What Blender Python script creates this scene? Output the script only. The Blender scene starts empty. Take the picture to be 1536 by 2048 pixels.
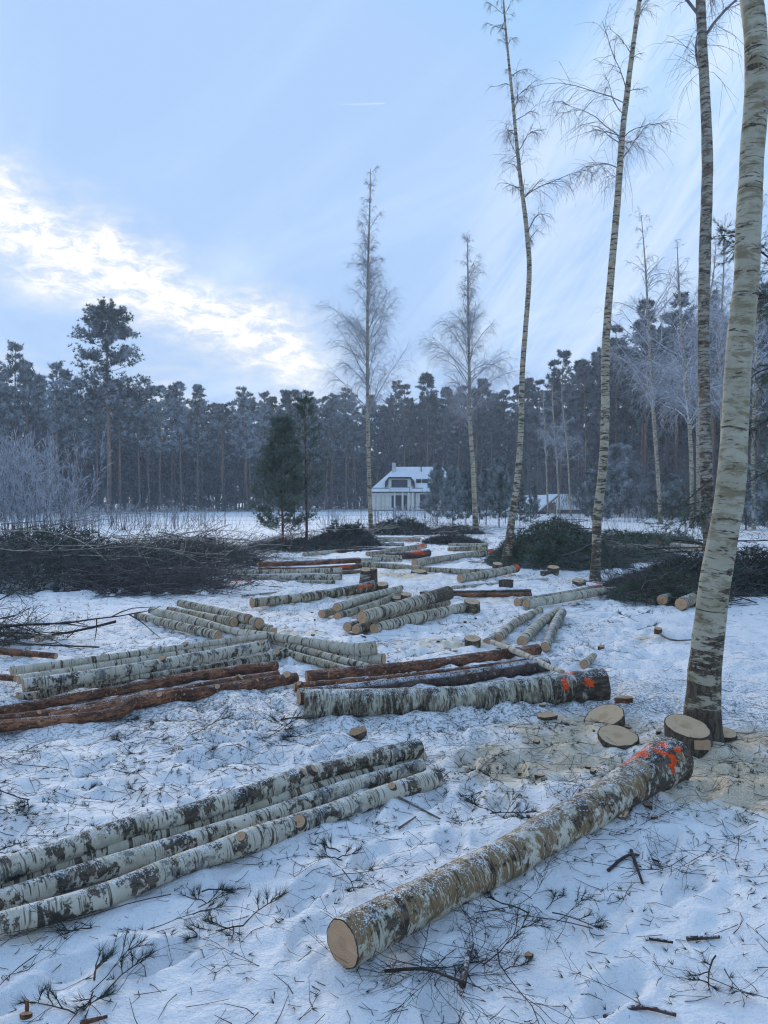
import bpy, math, random
import numpy as np
from mathutils import Vector, Matrix

SC = bpy.context.scene
COL = SC.collection
rng = np.random.default_rng(7)
random.seed(7)
PI = math.pi
rad = math.radians

# ------------------------------------------------------------ camera
F = 1539.0            # focal length in pixels of the 1536x2048 photograph
EYE = 1.6
PITCH = math.atan(24.0 / F)
cam_d = bpy.data.cameras.new('camera')
cam = bpy.data.objects.new('camera', cam_d)
COL.objects.link(cam)
cam.location = (0, 0, EYE)
cam.rotation_euler = (PI / 2 - PITCH, 0, 0)
cam_d.sensor_fit = 'VERTICAL'
cam_d.sensor_height = 36.0
cam_d.lens = 36.0 * F / 2048.0
cam_d.clip_start = 0.05
cam_d.clip_end = 3000
SC.camera = cam

# ------------------------------------------------------------ sky, sun, exposure
SUN_AZ = rad(-14.0)   # from +Y, negative to the left
SUN_EL = rad(13.0)
SKY_STRENGTH = 0.15
EXPOSURE = 1.60
SC.view_settings.view_transform = 'Standard'
SC.view_settings.look = 'None'
SC.view_settings.exposure = EXPOSURE
SC.view_settings.gamma = 1.0
SC.view_settings.use_curve_mapping = False
SC.render.engine = 'CYCLES'
SC.cycles.use_denoising = True
SC.cycles.denoising_prefilter = 'ACCURATE'
SC.cycles.pixel_filter_type = 'BLACKMAN_HARRIS'
SC.cycles.filter_width = 1.15
SC.cycles.max_bounces = 6
SC.cycles.diffuse_bounces = 3
SC.cycles.glossy_bounces = 2
SC.cycles.transmission_bounces = 3
SC.cycles.volume_bounces = 1
SC.cycles.transparent_max_bounces = 8


class NT:
    """small helper for writing node trees"""
    def __init__(self, tree):
        self.t = tree
        self.n = tree.nodes
        self.l = tree.links

    def new(self, typ, **kw):
        nd = self.n.new(typ)
        for k, v in kw.items():
            setattr(nd, k, v)
        return nd

    def inp(self, sock, v):
        if v is None:
            return
        if hasattr(v, 'is_linked') or isinstance(v, bpy.types.NodeSocket):
            self.l.new(v, sock)
        else:
            sock.default_value = v

    def math(self, op, a, b=None, c=None, clamp=False):
        nd = self.new('ShaderNodeMath', operation=op, use_clamp=clamp)
        self.inp(nd.inputs[0], a)
        self.inp(nd.inputs[1], b)
        if c is not None:
            self.inp(nd.inputs[2], c)
        return nd.outputs[0]

    def vmath(self, op, a, b=None, out=0, scale=None):
        nd = self.new('ShaderNodeVectorMath', operation=op)
        self.inp(nd.inputs[0], a)
        if b is not None:
            self.inp(nd.inputs[1], b)
        if scale is not None:
            self.inp(nd.inputs['Scale'], scale)
        return nd.outputs[out]

    def noise(self, vec, scale=1.0, detail=3.0, rough=0.5, dist=0.0, color=False):
        nd = self.new('ShaderNodeTexNoise')
        self.inp(nd.inputs['Vector'], vec)
        nd.inputs['Scale'].default_value = scale
        nd.inputs['Detail'].default_value = detail
        nd.inputs['Roughness'].default_value = rough
        nd.inputs['Distortion'].default_value = dist
        return nd.outputs['Color' if color else 'Fac']

    def step(self, v, lo, hi):
        nd = self.new('ShaderNodeMapRange', interpolation_type='SMOOTHSTEP')
        self.inp(nd.inputs['Value'], v)
        nd.inputs['From Min'].default_value = lo
        nd.inputs['From Max'].default_value = hi
        return nd.outputs[0]

    def mix(self, f, a, b, blend='MIX'):
        nd = self.new('ShaderNodeMix', data_type='RGBA', blend_type=blend)
        self.inp(nd.inputs[0], f)
        self.inp(nd.inputs[6], a if not isinstance(a, tuple) else (*a[:3], 1))
        self.inp(nd.inputs[7], b if not isinstance(b, tuple) else (*b[:3], 1))
        return nd.outputs[2]

    def attr(self, name, out='Fac'):
        nd = self.new('ShaderNodeAttribute', attribute_name=name)
        return nd.outputs[out]

    def sep(self, v):
        nd = self.new('ShaderNodeSeparateXYZ')
        self.inp(nd.inputs[0], v)
        return nd.outputs

    def comb(self, x, y, z):
        nd = self.new('ShaderNodeCombineXYZ')
        self.inp(nd.inputs[0], x); self.inp(nd.inputs[1], y); self.inp(nd.inputs[2], z)
        return nd.outputs[0]


world = bpy.data.worlds.new('World')
SC.world = world
world.use_nodes = True
world.node_tree.nodes.clear()
W = NT(world.node_tree)
sky = W.new('ShaderNodeTexSky', sky_type='NISHITA')
sky.sun_disc = False
sky.sun_elevation = SUN_EL
sky.sun_rotation = SUN_AZ
sky.air_density = 1.0
sky.dust_density = 0.4
sky.ozone_density = 2.0
dirv = W.new('ShaderNodeTexCoord').outputs['Generated']
dx, dy, dz = W.sep(dirv)
az = W.math('ARCTAN2', dx, dy)
el = W.math('ARCSINE', dz)
dzs = W.math('MAXIMUM', dz, 0.04)
plane = W.comb(W.math('DIVIDE', dx, dzs), W.math('DIVIDE', dy, dzs), 0.0)   # a flat cloud layer overhead
# thin high veil, streaked
pl2 = W.vmath('MULTIPLY', plane, (1.3, 0.35, 1.0))
rot = W.new('ShaderNodeVectorRotate', rotation_type='Z_AXIS')
W.inp(rot.inputs['Vector'], plane)
rot.inputs['Angle'].default_value = rad(-28)
pl2 = W.vmath('MULTIPLY', rot.outputs[0], (1.15, 0.22, 1.0))
veil = W.noise(pl2, 1.0, 7.0, 0.55, 0.6)
veil = W.step(veil, 0.42, 0.74)
# how far each direction is from the bright bank low in the left
d_line = W.math('ADD', W.math('MULTIPLY', W.math('ADD', az, 0.30), 0.36), W.math('SUBTRACT', el, 0.268))
warp = W.noise(W.comb(az, W.math('MULTIPLY', el, 1.6), 3.0), 7.0, 5.0, 0.6)
d_line = W.math('ADD', d_line, W.math('MULTIPLY', W.math('SUBTRACT', warp, 0.5), 0.15))
band = W.math('SUBTRACT', 1.0, W.step(W.math('ABSOLUTE', W.math('ADD', d_line, 0.012)), 0.0, 0.095))
endcut = W.math('SUBTRACT', 1.0, W.step(az, -0.13, -0.02))
lump_v = W.comb(W.math('MULTIPLY', az, 1.0), W.math('MULTIPLY', el, 2.2), 0.0)
lump = W.noise(lump_v, 30.0, 8.0, 0.70, 0.5)
lump = W.step(lump, 0.30, 0.66)
band = W.math('MULTIPLY', band, endcut)
band = W.math('MULTIPLY', band, W.math('ADD', W.math('MULTIPLY', lump, 0.60), 0.30))
# a second low bank on the horizon at the left
low = W.math('SUBTRACT', 1.0, W.step(el, 0.10, 0.20))
lown = W.step(W.noise(W.comb(az, W.math('MULTIPLY', el, 4.0), 9.0), 6.0, 5.0, 0.6), 0.40, 0.66)
low = W.math('MULTIPLY', low, lown)
low = W.math('MULTIPLY', low, W.math('SUBTRACT', 1.0, W.step(az, -0.30, 0.1)))
base = W.vmath('MINIMUM', W.vmath('MULTIPLY', sky.outputs[0], (0.92, 0.90, 1.0)), (2.1, 2.35, 2.9))   # glare round the hidden sun capped in the sky colour
# flat blue added over the whole dome; also brightens the unseen zenith
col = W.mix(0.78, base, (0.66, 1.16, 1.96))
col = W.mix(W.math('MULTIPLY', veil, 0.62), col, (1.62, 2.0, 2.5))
# broad feathery sheet of cirrus at the right, rising away from the house
rot2 = W.new('ShaderNodeVectorRotate', rotation_type='Z_AXIS')
W.inp(rot2.inputs['Vector'], W.comb(az, el, 0.0))
rot2.inputs['Angle'].default_value = rad(-52)
rx_, ry_, rz_ = W.sep(rot2.outputs[0])
fe = W.noise(W.comb(W.math('MULTIPLY', rx_, 2.2), W.math('MULTIPLY', ry_, 13.0), 4.0), 1.6, 8.0, 0.62, 0.8)
sheet = W.math('MULTIPLY', W.step(fe, 0.36, 0.66), W.math('SUBTRACT', 1.0, W.step(W.math('ABSOLUTE', W.math('ADD', ry_, 0.015)), 0.05, 0.20)))
sheet = W.math('MULTIPLY', sheet, W.step(az, -0.05, 0.15))
col = W.mix(W.math('MULTIPLY', sheet, 0.55), col, (1.85, 2.12, 2.45))
col = W.mix(W.math('MULTIPLY', low, 0.8), col, (2.5, 2.3, 1.85))
col = W.mix(W.math('MULTIPLY', band, 0.92), col, (2.35, 2.25, 2.0))
core = W.math('MULTIPLY', W.math('POWER', band, 3.0), 1.0)
col = W.vmath('ADD', col, W.vmath('MULTIPLY', (2.0, 1.6, 0.9), W.comb(core, core, core)))
# contrail
ct = W.math('ABSOLUTE', W.math('SUBTRACT', W.math('ADD', el, W.math('MULTIPLY', az, -0.03)), 0.4725))
ctm = W.math('SUBTRACT', 1.0, W.step(ct, 0.0002, 0.0010))
cta = W.math('MULTIPLY', W.step(az, -0.075, -0.02), W.math('SUBTRACT', 1.0, W.step(az, 0.0, 0.002)))
col = W.mix(W.math('MULTIPLY', W.math('MULTIPLY', ctm, cta), 0.22), col, (3.0, 3.0, 3.1))
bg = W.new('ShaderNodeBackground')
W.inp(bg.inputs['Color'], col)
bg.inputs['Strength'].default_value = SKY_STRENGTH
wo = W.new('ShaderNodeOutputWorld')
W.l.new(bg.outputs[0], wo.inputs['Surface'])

sun_d = bpy.data.lights.new('sun', 'SUN')
sun_d.energy = 0.9
sun_d.angle = rad(28)
sun_d.color = (1.0, 0.90, 0.78)
sun = bpy.data.objects.new('sun', sun_d)
COL.objects.link(sun)
sdir = Vector((math.sin(SUN_AZ) * math.cos(SUN_EL), math.cos(SUN_AZ) * math.cos(SUN_EL), math.sin(SUN_EL)))
sun.rotation_euler = sdir.to_track_quat('Z', 'Y').to_euler()
sun.location = sdir * 200


# ------------------------------------------------------------ geometry of the view: where a thing seen at (px, py) stands
def ray(px, py):
    x = (px - 768.0) / F
    y = (1024.0 - py) / F
    c, s = math.cos(PITCH), math.sin(PITCH)
    # forward (0,c,-s), up (0,s,c)
    return np.array([x, c + y * s, -s + y * c])


def G(px, py, z=0.0):
    d = ray(px, py)
    t = (z - EYE) / d[2]
    return np.array([0, 0, EYE]) + d * t


def PD(px, py, Y):
    d = ray(px, py)
    return np.array([0, 0, EYE]) + d * (Y / d[1])


# ------------------------------------------------------------ noise
def _hash(ix, iy, iz, seed):
    h = (ix.astype(np.int64) * 374761393 + iy.astype(np.int64) * 668265263 + iz.astype(np.int64) * 2147483647 + seed * 1274126177) & 0xFFFFFFFF
    h = ((h ^ (h >> 13)) * 1274126177) & 0xFFFFFFFF
    h = h ^ (h >> 16)
    return (h & 0xFFFFFF) / float(0xFFFFFF)


def vnoise(p, seed=0):
    p = np.asarray(p, float)
    i = np.floor(p).astype(np.int64)
    f = p - i
    f = f * f * (3 - 2 * f)
    out = 0
    for a in (0, 1):
        for b in (0, 1):
            for c in (0, 1):
                w = (f[:, 0] if a else 1 - f[:, 0]) * (f[:, 1] if b else 1 - f[:, 1]) * (f[:, 2] if c else 1 - f[:, 2])
                out = out + w * _hash(i[:, 0] + a, i[:, 1] + b, i[:, 2] + c, seed)
    return out * 2 - 1


def vnoise2(x, y, seed=0):
    ix = np.floor(x).astype(np.int64); iy = np.floor(y).astype(np.int64)
    fx = x - ix; fy = y - iy
    fx = fx * fx * (3 - 2 * fx); fy = fy * fy * (3 - 2 * fy)
    z = np.zeros_like(ix)
    a = _hash(ix, iy, z, seed); b = _hash(ix + 1, iy, z, seed)
    c = _hash(ix, iy + 1, z, seed); d = _hash(ix + 1, iy + 1, z, seed)
    return (a * (1 - fx) * (1 - fy) + b * fx * (1 - fy) + c * (1 - fx) * fy + d * fx * fy) * 2 - 1


PRINTS = []
_pr = random.Random(5)
for (ax, ay), (bx, by), k in [((820, 1990), (1010, 1460), 13), ((560, 1890), (930, 1480), 12), ((1180, 1960), (1500, 1560), 8), ((120, 1560), (640, 1440), 11), ((640, 1500), (1180, 1320), 12),
                              ((900, 1500), (1330, 1230), 14), ((500, 1480), (600, 1250), 9), ((830, 1310), (880, 1150), 12), ((1150, 1400), (1250, 1180), 12), ((60, 1960), (420, 1850), 5), ((1300, 1700), (1230, 1500), 6)]:
    a_, b_ = G(ax, ay), G(bx, by)
    dx_, dy_ = b_[0] - a_[0], b_[1] - a_[1]
    n_ = max(3, int(math.hypot(dx_, dy_) / .36)); th_ = math.atan2(dy_, dx_)
    for i_ in range(n_):
        f_ = (i_ + _pr.uniform(-.15, .15)) / n_
        sd_ = .10 if i_ % 2 else -.10
        PRINTS.append((a_[0] + dx_ * f_ - math.sin(th_) * sd_ + _pr.gauss(0, .04), a_[1] + dy_ * f_ + math.cos(th_) * sd_ + _pr.gauss(0, .04), th_ + _pr.gauss(0, .25), _pr.uniform(.7, 1.1)))
BERM = []
for (ax, ay), (bx, by), rr_ in [((690, 1935), (1345, 1572), .16), ((-100, 1900), (873, 1572), .075), ((609, 1436), (1206, 1402), .11), ((-90, 1478), (266, 1425), .06), ((300, 1415), (592, 1366), .05)]:
    BERM.append((G(ax, ay), G(bx, by), rr_))


def height(x, y):
    x = np.atleast_1d(np.asarray(x, float)); y = np.atleast_1d(np.asarray(y, float))
    h = 0.035 * vnoise2(x * 0.35 + 4, y * 0.35, 1) + 0.022 * vnoise2(x * 1.1, y * 1.1, 2)
    # trampled, lumpy zone of the clearing; smoother snow close by and on the right
    tr = 0.35 + 0.65 * np.clip((y - 2.2) / 2.5, 0, 1)
    sm = np.clip((x - 2.6 - 0.15 * y) / 1.0, 0, 1) * np.clip((y - 4) / 2, 0, 1)
    tr = tr * (1 - 0.6 * sm)
    l1 = np.abs(vnoise2(x * 3.3, y * 3.3, 3))
    l2 = np.abs(vnoise2(x * 7.5 + 9, y * 7.5, 4))
    l3 = vnoise2(x * 17, y * 17, 5)
    h = h + tr * (0.055 * (l1 - 0.3) + 0.036 * (l2 - 0.3) + 0.010 * l3)
    # footprints
    g = vnoise2(x * 2.1 + 31, y * 1.5 + 7, 6)
    h = h - tr * 0.028 * np.clip((g - 0.35) * 5, 0, 1)
    for (px_, py_, th_, k_) in PRINTS:
        m_ = (np.abs(x - px_) < .3) & (np.abs(y - py_) < .3)
        if not m_.any(): continue
        ux = (x[m_] - px_) * math.cos(th_) + (y[m_] - py_) * math.sin(th_); uy = -(x[m_] - px_) * math.sin(th_) + (y[m_] - py_) * math.cos(th_)
        q = np.sqrt((ux / .15) ** 2 + (uy / (.058 - .012 * np.clip(-ux / .1, -1, 1))) ** 2)
        h[m_] += k_ * (-.036 * np.clip((1.15 - q) / .35, 0, 1) + .010 * np.exp(-((q - 1.45) / .3) ** 2))
    for a_, b_, rr_ in BERM:
        ex_, ey_ = b_[0] - a_[0], b_[1] - a_[1]; L2 = ex_ * ex_ + ey_ * ey_
        t_ = np.clip(((x - a_[0]) * ex_ + (y - a_[1]) * ey_) / L2, 0, 1)
        d_ = np.hypot(x - a_[0] - t_ * ex_, y - a_[1] - t_ * ey_)
        h = h + .012 * np.exp(-(d_ / .055) ** 2) * (.55 + .7 * vnoise2(x * 9, y * 9, 12))
    # sledge-like drag furrows running across the near snow
    fr = np.sin((y * 1.0 - x * 0.35) * 22 + 2.5 * vnoise2(x * .8, y * .8, 8))
    h = h + 0.0045 * fr * np.clip(vnoise2(x * 0.7, y * 0.7, 9) * 2, 0, 1) * np.clip((6 - y) / 3, 0, 1)
    far = np.clip((y - 60) / 60, 0, 1)
    return h * (1 - far) + 0.0


def hz(x, y):
    return float(height(x, y)[0])


# ------------------------------------------------------------ mesh building
class Geo:
    def __init__(self):
        self.v = []; self.f = []; self.m = []; self.at = {}; self.n = 0; self.sm = []

    def add(self, v, faces, mat=0, smooth=True, **at):
        v = np.asarray(v, float).reshape(-1, 3)
        if not isinstance(faces, list):
            faces = [faces]
        for fa in faces:
            fa = np.asarray(fa, np.int64)
            if fa.size == 0:
                continue
            self.f.append(fa + self.n)
            self.m.append(np.full(len(fa), mat))
            self.sm.append(np.full(len(fa), smooth))
        for k in set(list(self.at) + list(at)):
            if k not in self.at:
                w = np.asarray(at[k]).ndim
                self.at[k] = [np.zeros((self.n, 3)) if w == 2 else np.zeros(self.n)] if self.n else []
            if k in at:
                self.at[k].append(np.asarray(at[k], float))
            else:
                ex = self.at[k][0]
                self.at[k].append(np.zeros((len(v), 3)) if ex.ndim == 2 else np.zeros(len(v)))
        self.v.append(v); self.n += len(v)
        return self

    def mesh(self, name, mats, origin=(0, 0, 0)):
        me = bpy.data.meshes.new(name)
        v = np.concatenate(self.v) - np.asarray(origin, float)
        me.vertices.add(len(v))
        me.vertices.foreach_set('co', v.astype(np.float32).ravel())
        tot = np.concatenate([np.full(len(f), f.shape[1]) for f in self.f])
        idx = np.concatenate([f.ravel() for f in self.f])
        me.loops.add(len(idx))
        me.loops.foreach_set('vertex_index', idx.astype(np.int32))
        me.polygons.add(len(tot))
        st = np.concatenate([[0], np.cumsum(tot)[:-1]])
        me.polygons.foreach_set('loop_start', st.astype(np.int32))
        me.polygons.foreach_set('material_index', np.concatenate(self.m).astype(np.int32))
        me.polygons.foreach_set('use_smooth', np.concatenate(self.sm).astype(bool))
        for k, parts in self.at.items():
            a = np.concatenate(parts)
            if a.ndim == 2:
                at = me.attributes.new(k, 'FLOAT_VECTOR', 'POINT')
                at.data.foreach_set('vector', a.astype(np.float32).ravel())
            else:
                at = me.attributes.new(k, 'FLOAT', 'POINT')
                at.data.foreach_set('value', a.astype(np.float32))
        for mm in (mats if isinstance(mats, (list, tuple)) else [mats]):
            me.materials.append(mm)
        me.update(calc_edges=True)
        me.validate()
        return me

    def obj(self, name, mats, parent=None, kind=None):
        org = tuple(parent.location) if parent is not None and parent.parent is None else (0, 0, 0)
        if parent is not None and parent.parent is not None:
            org = tuple(parent.parent.location)
        me = self.mesh(name, mats, org)
        return link(name, me, parent, kind)


def link(name, me, parent=None, kind=None):
    o = bpy.data.objects.new(name, me)
    COL.objects.link(o)
    if parent is not None:
        o.parent = parent
    if kind:
        o['kind'] = kind
    return o


def thing(name, label, cat, loc=(0, 0, 0), group=None, rotz=0.0):
    o = bpy.data.objects.new(name, None)
    COL.objects.link(o)
    o.empty_display_size = 0.1
    o.location = tuple(float(c) for c in loc)
    o.rotation_euler = (0, 0, rotz)
    tag(o, label, cat, group)
    return o


def tag(o, label, cat, group=None):
    o['label'] = label
    o['category'] = cat
    if group:
        o['group'] = group
    return o


def copy_tree(o, parent=None):
    c = o.copy(); COL.objects.link(c); c.parent = parent
    for ch in list(o.children):
        copy_tree(ch, c)
    return c


def norm(v):
    return v / (np.linalg.norm(v, axis=-1, keepdims=True) + 1e-12)


def resample(pts, rads, n):
    pts = np.asarray(pts, float); rads = np.asarray(rads, float)
    s = np.concatenate([[0], np.cumsum(np.linalg.norm(np.diff(pts, axis=0), axis=1))])
    # catmull-rom through the points by arc length
    t = np.linspace(0, s[-1], n)
    out = np.zeros((n, 3)); ro = np.interp(t, s, rads)
    if len(pts) == 2:
        for k in range(3):
            out[:, k] = np.interp(t, s, pts[:, k])
        return out, ro, t
    m = np.zeros_like(pts)
    m[1:-1] = (pts[2:] - pts[:-2]) / (s[2:] - s[:-2])[:, None]
    m[0] = (pts[1] - pts[0]) / (s[1] - s[0]); m[-1] = (pts[-1] - pts[-2]) / (s[-1] - s[-2])
    i = np.clip(np.searchsorted(s, t, side='right') - 1, 0, len(s) - 2)
    h = (s[i + 1] - s[i]); u = ((t - s[i]) / h)[:, None]; h = h[:, None]
    out = (2 * u**3 - 3 * u**2 + 1) * pts[i] + (u**3 - 2 * u**2 + u) * h * m[i] + (-2 * u**3 + 3 * u**2) * pts[i + 1] + (u**3 - u**2) * h * m[i + 1]
    return out, ro, t


def frames(P):
    T = norm(np.gradient(P, axis=0))
    ref = np.array([0, 0, 1.0]) if abs(T[:, 2]).mean() < 0.7 else np.array([0, 1.0, 0])
    A = norm(np.cross(T, ref)); B = norm(np.cross(A, T))
    return T, A, B


def tube(P, R, t, sides=24, lump=0.05, seed=0, fine=0.0, flat_bottom=None):
    """a bent tapering round: returns vertices, quads and the unrolled bark coordinate"""
    T, A, B = frames(P)
    th = np.linspace(0, 2 * PI, sides, endpoint=False)
    c, s = np.cos(th), np.sin(th)
    n = len(P)
    R2 = np.repeat(R[:, None], sides, 1)
    co = np.stack([np.repeat(c[None], n, 0) * 1.0, np.repeat(s[None], n, 0), np.repeat(t[:, None], sides, 1)], -1)
    q = co.reshape(-1, 3)
    k = 1 + lump * vnoise(q * np.array([1.1, 1.1, 3.0]) + seed * 17.3, seed) + 0.5 * lump * vnoise(q * np.array([2.3, 2.3, 9.0]) + seed * 7.3, seed + 1)
    if fine:
        k = k + fine * vnoise(q * np.array([6, 6, 30.0]) + seed, seed + 2)
        k = k + fine * 0.7 * vnoise(q * np.array([14, 14, 45.0]) + seed, seed + 3)
    R2 = R2 * k.reshape(n, sides)
    V = P[:, None] + R2[..., None] * (c[None, :, None] * A[:, None] + s[None, :, None] * B[:, None])
    bc = np.stack([R2 * c, R2 * s, np.repeat(t[:, None], sides, 1) + seed * 3.71], -1)
    i = np.arange(n - 1)[:, None] * sides; j = np.arange(sides)[None]; j2 = (j + 1) % sides
    Q = np.stack([i + j, i + j2, i + sides + j2, i + sides + j], -1).reshape(-1, 4)
    return V.reshape(-1, 3), Q, bc.reshape(-1, 3), V


def many_tubes(P, R, sides=3):
    """P [n,m,3], R [n,m] -> vertices and quads"""
    n, m = P.shape[:2]
    T = norm(P[:, -1] - P[:, 0])
    ref = np.where(np.abs(T[:, 2:3]) < 0.8, np.array([[0, 0, 1.0]]), np.array([[1.0, 0, 0]]))
    A = norm(np.cross(T, ref)); B = np.cross(A, T)
    th = np.linspace(0, 2 * PI, sides, endpoint=False)
    V = P[:, :, None] + R[:, :, None, None] * (np.cos(th)[None, None, :, None] * A[:, None, None] + np.sin(th)[None, None, :, None] * B[:, None, None])
    a = np.arange(n)[:, None, None] * (m * sides); i = np.arange(m - 1)[None, :, None] * sides; j = np.arange(sides)[None, None]
    j2 = (j + 1) % sides
    Q = np.stack([a + i + j, a + i + j2, a + i + sides + j2, a + i + sides + j], -1).reshape(-1, 4)
    return V.reshape(-1, 3), Q


def grow(start, d, length, m=5, grav=0.0, wig=0.15, r=rng):
    """n paths that start along d and bend down (grav>0) or up (grav<0)"""
    n = len(start)
    P = np.zeros((n, m, 3)); P[:, 0] = start
    d = norm(d)
    st = (np.asarray(length) / (m - 1))[:, None]
    for k in range(1, m):
        g = grav if np.isscalar(grav) else np.asarray(grav)[:, None]
        d = norm(d + r.normal(0, wig, (n, 3)) - np.array([0, 0, 1.0]) * g)
        P[:, k] = P[:, k - 1] + d * st
    return P


def along(P, idx, u):
    """points and tangents on paths P[idx] at fraction u"""
    m = P.shape[1]
    x = np.clip(u, 0, 0.999) * (m - 1); i = x.astype(int); f = (x - i)[:, None]
    a = P[idx, i]; b = P[idx, i + 1]
    return a + (b - a) * f, norm(b - a)


def blades(C, D, k, length, width, spread=1.0, r=rng):
    """k needles (thin triangles) round each centre, leaning along D"""
    n = len(C)
    C = np.repeat(C, k, 0); D = np.repeat(norm(D), k, 0)
    u = norm(D + spread * norm(r.normal(0, 1, (n * k, 3))))
    L = (length if np.isscalar(length) else np.repeat(length, k)) * r.uniform(0.7, 1.15, n * k)
    side = norm(np.cross(u, r.normal(0, 1, (n * k, 3)))) * (width * 0.5)
    tip = C + u * np.reshape(L, (-1, 1))
    V = np.stack([C - side, C + side, tip], 1).reshape(-1, 3)
    return V, np.arange(n * k * 3).reshape(-1, 3)


# ------------------------------------------------------------ materials
def mat(name):
    m = bpy.data.materials.new(name); m.use_nodes = True
    m.node_tree.nodes.clear()
    t = NT(m.node_tree)
    b = t.new('ShaderNodeBsdfPrincipled'); o = t.new('ShaderNodeOutputMaterial')
    t.l.new(b.outputs[0], o.inputs['Surface'])
    b.inputs['Roughness'].default_value = 0.85
    b.inputs['Specular IOR Level'].default_value = 0.25
    return m, t, b


def bump(t, b, h, strength, dist):
    nd = t.new('ShaderNodeBump')
    nd.inputs['Strength'].default_value = strength
    nd.inputs['Distance'].default_value = dist
    t.inp(nd.inputs['Height'], h)
    t.l.new(nd.outputs[0], b.inputs['Normal'])


def up_facing(t):
    return t.sep(t.new('ShaderNodeNewGeometry').outputs['Normal'])[2]


def m_birch(name, white=(0.62, 0.56, 0.45), stain=(0.15, 0.10, 0.05), s_lo=0.48, s_hi=0.66, s_amt=0.7,
            p_lo=0.60, p_hi=0.64, lent=0.66, girdle=0.66, dust=0.0, green=0.2, streak=0.0, lichen=0.0, butt_dark=(0.034, 0.025, 0.019), ps=(5, 5, 17), topb=0.0):
    m, t, b = mat(name)
    bc = t.attr('bc', 'Vector')
    butt = t.attr('butt')
    # white curling paper with a warm and a grey variation
    v0 = t.noise(t.vmath('MULTIPLY', bc, (3, 3, 5)), 1.0, 3)
    colr = t.mix(t.step(v0, 0.35, 0.7), white, tuple(c * f for c, f in zip(white, (0.80, 0.79, 0.74))))
    fib = t.noise(t.vmath('MULTIPLY', bc, (22, 22, 240)), 1.0, 3, 0.6)
    colr = t.mix(t.math('MULTIPLY', t.step(fib, 0.45, 0.75), 0.35), colr, tuple(c * .62 for c in white))
    # moss and algae
    v1 = t.noise(t.vmath('MULTIPLY', bc, (5, 5, 4)), 1.0, 5, 0.6)
    colr = t.mix(t.math('MULTIPLY', t.step(v1, 0.5, 0.72), green), colr, (0.16, 0.17, 0.055))
    # brown stain
    v2 = t.noise(t.vmath('MULTIPLY', t.vmath('ADD', bc, (3.1, 7.7, 0)), (ps[0], ps[1], ps[2] * .85)), 1.0, 8, 0.70, 0.3)
    if topb:
        v2 = t.math('ADD', v2, t.math('MULTIPLY', t.sep(bc)[1], topb))
    colr = t.mix(t.math('MULTIPLY', t.step(v2, s_lo, s_hi), s_amt), colr, stain)
    if streak:
        v6 = t.noise(t.vmath('MULTIPLY', bc, (13, 13, 120)), 1.0, 4, 0.65, 0.6)
        colr = t.mix(t.math('MULTIPLY', t.step(v6, 0.52, 0.66), streak), colr, (0.10, 0.072, 0.04))
        v7 = t.noise(t.vmath('MULTIPLY', t.vmath('ADD', bc, (5, 1, 0)), (16, 16, 95)), 1.0, 4, 0.65, 0.6)
        colr = t.mix(t.math('MULTIPLY', t.step(v7, 0.55, 0.62), streak * 0.9), colr, white)
    if lichen:
        v8 = t.noise(t.vmath('MULTIPLY', bc, (6, 6, 6)), 1.0, 6, 0.72)
        colr = t.mix(t.math('MULTIPLY', t.step(v8, 0.555, 0.60), lichen), colr, (0.115, 0.13, 0.13))
    # lenticels: short dark dashes running round the stem
    v3 = t.noise(t.vmath('MULTIPLY', bc, (9, 9, 120)), 1.0, 1.5, 0.5)
    m3 = t.step(v3, lent, lent + 0.045)
    v4 = t.noise(t.vmath('MULTIPLY', bc, (3.2, 3.2, 21)), 1.0, 3, 0.6, 0.7)
    m4 = t.step(v4, girdle, girdle + 0.03)
    v5 = t.noise(t.vmath('MULTIPLY', t.vmath('ADD', bc, (11, 2, 0)), ps), 1.0, 8, 0.74, 0.2)
    v5b = t.math('ADD', v5, t.math('MULTIPLY', butt, 0.30))
    m5 = t.step(v5b, p_lo, p_hi)
    dark = t.math('MAXIMUM', t.math('MAXIMUM', t.math('MULTIPLY', m3, 0.8), m4), m5)
    crack = t.noise(t.vmath('MULTIPLY', bc, (38, 38, 12)), 1.0, 5, 0.7)
    dcol = t.mix(t.step(crack, 0.42, 0.62), butt_dark, (0.13, 0.092, 0.062))
    colr = t.mix(t.math('MULTIPLY', dark, 0.93), colr, dcol)
    # sprayed forester's mark
    pn = t.noise(t.vmath('MULTIPLY', bc, (30, 30, 30)), 1.0, 4, 0.7)
    pm = t.step(t.math('ADD', t.attr('paint'), t.math('MULTIPLY', t.math('SUBTRACT', pn, 0.5), 2.6)), 0.52, 0.70)
    colr = t.mix(pm, colr, (0.80, 0.088, 0.014))
    rel = t.math('ADD', t.math('MULTIPLY', crack, t.math('ADD', t.math('MULTIPLY', m5, 1.2), 0.1)), t.math('ADD', t.math('MULTIPLY', fib, 0.18), t.math('MULTIPLY', v2, 0.25)))
    rel = t.math('SUBTRACT', rel, t.math('MULTIPLY', t.math('MAXIMUM', m3, m4), 0.35))
    if dust:
        up = up_facing(t)
        geo = t.new('ShaderNodeNewGeometry').outputs['Position']
        sn = t.noise(geo, 130.0, 3, 0.7)
        sn2 = t.noise(geo, 14.0, 3, 0.6)
        sm = t.math('ADD', t.math('MULTIPLY', sn, 0.7), t.math('ADD', t.math('MULTIPLY', up, 0.22), t.math('MULTIPLY', sn2, 0.3)))
        sm = t.math('MULTIPLY', t.step(sm, 0.745 - 0.06 * dust, 0.78 - 0.05 * dust), t.step(up, 0.25, 0.6))
        colr = t.mix(t.math('MULTIPLY', sm, 0.85), colr, (0.78, 0.80, 0.83))
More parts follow.
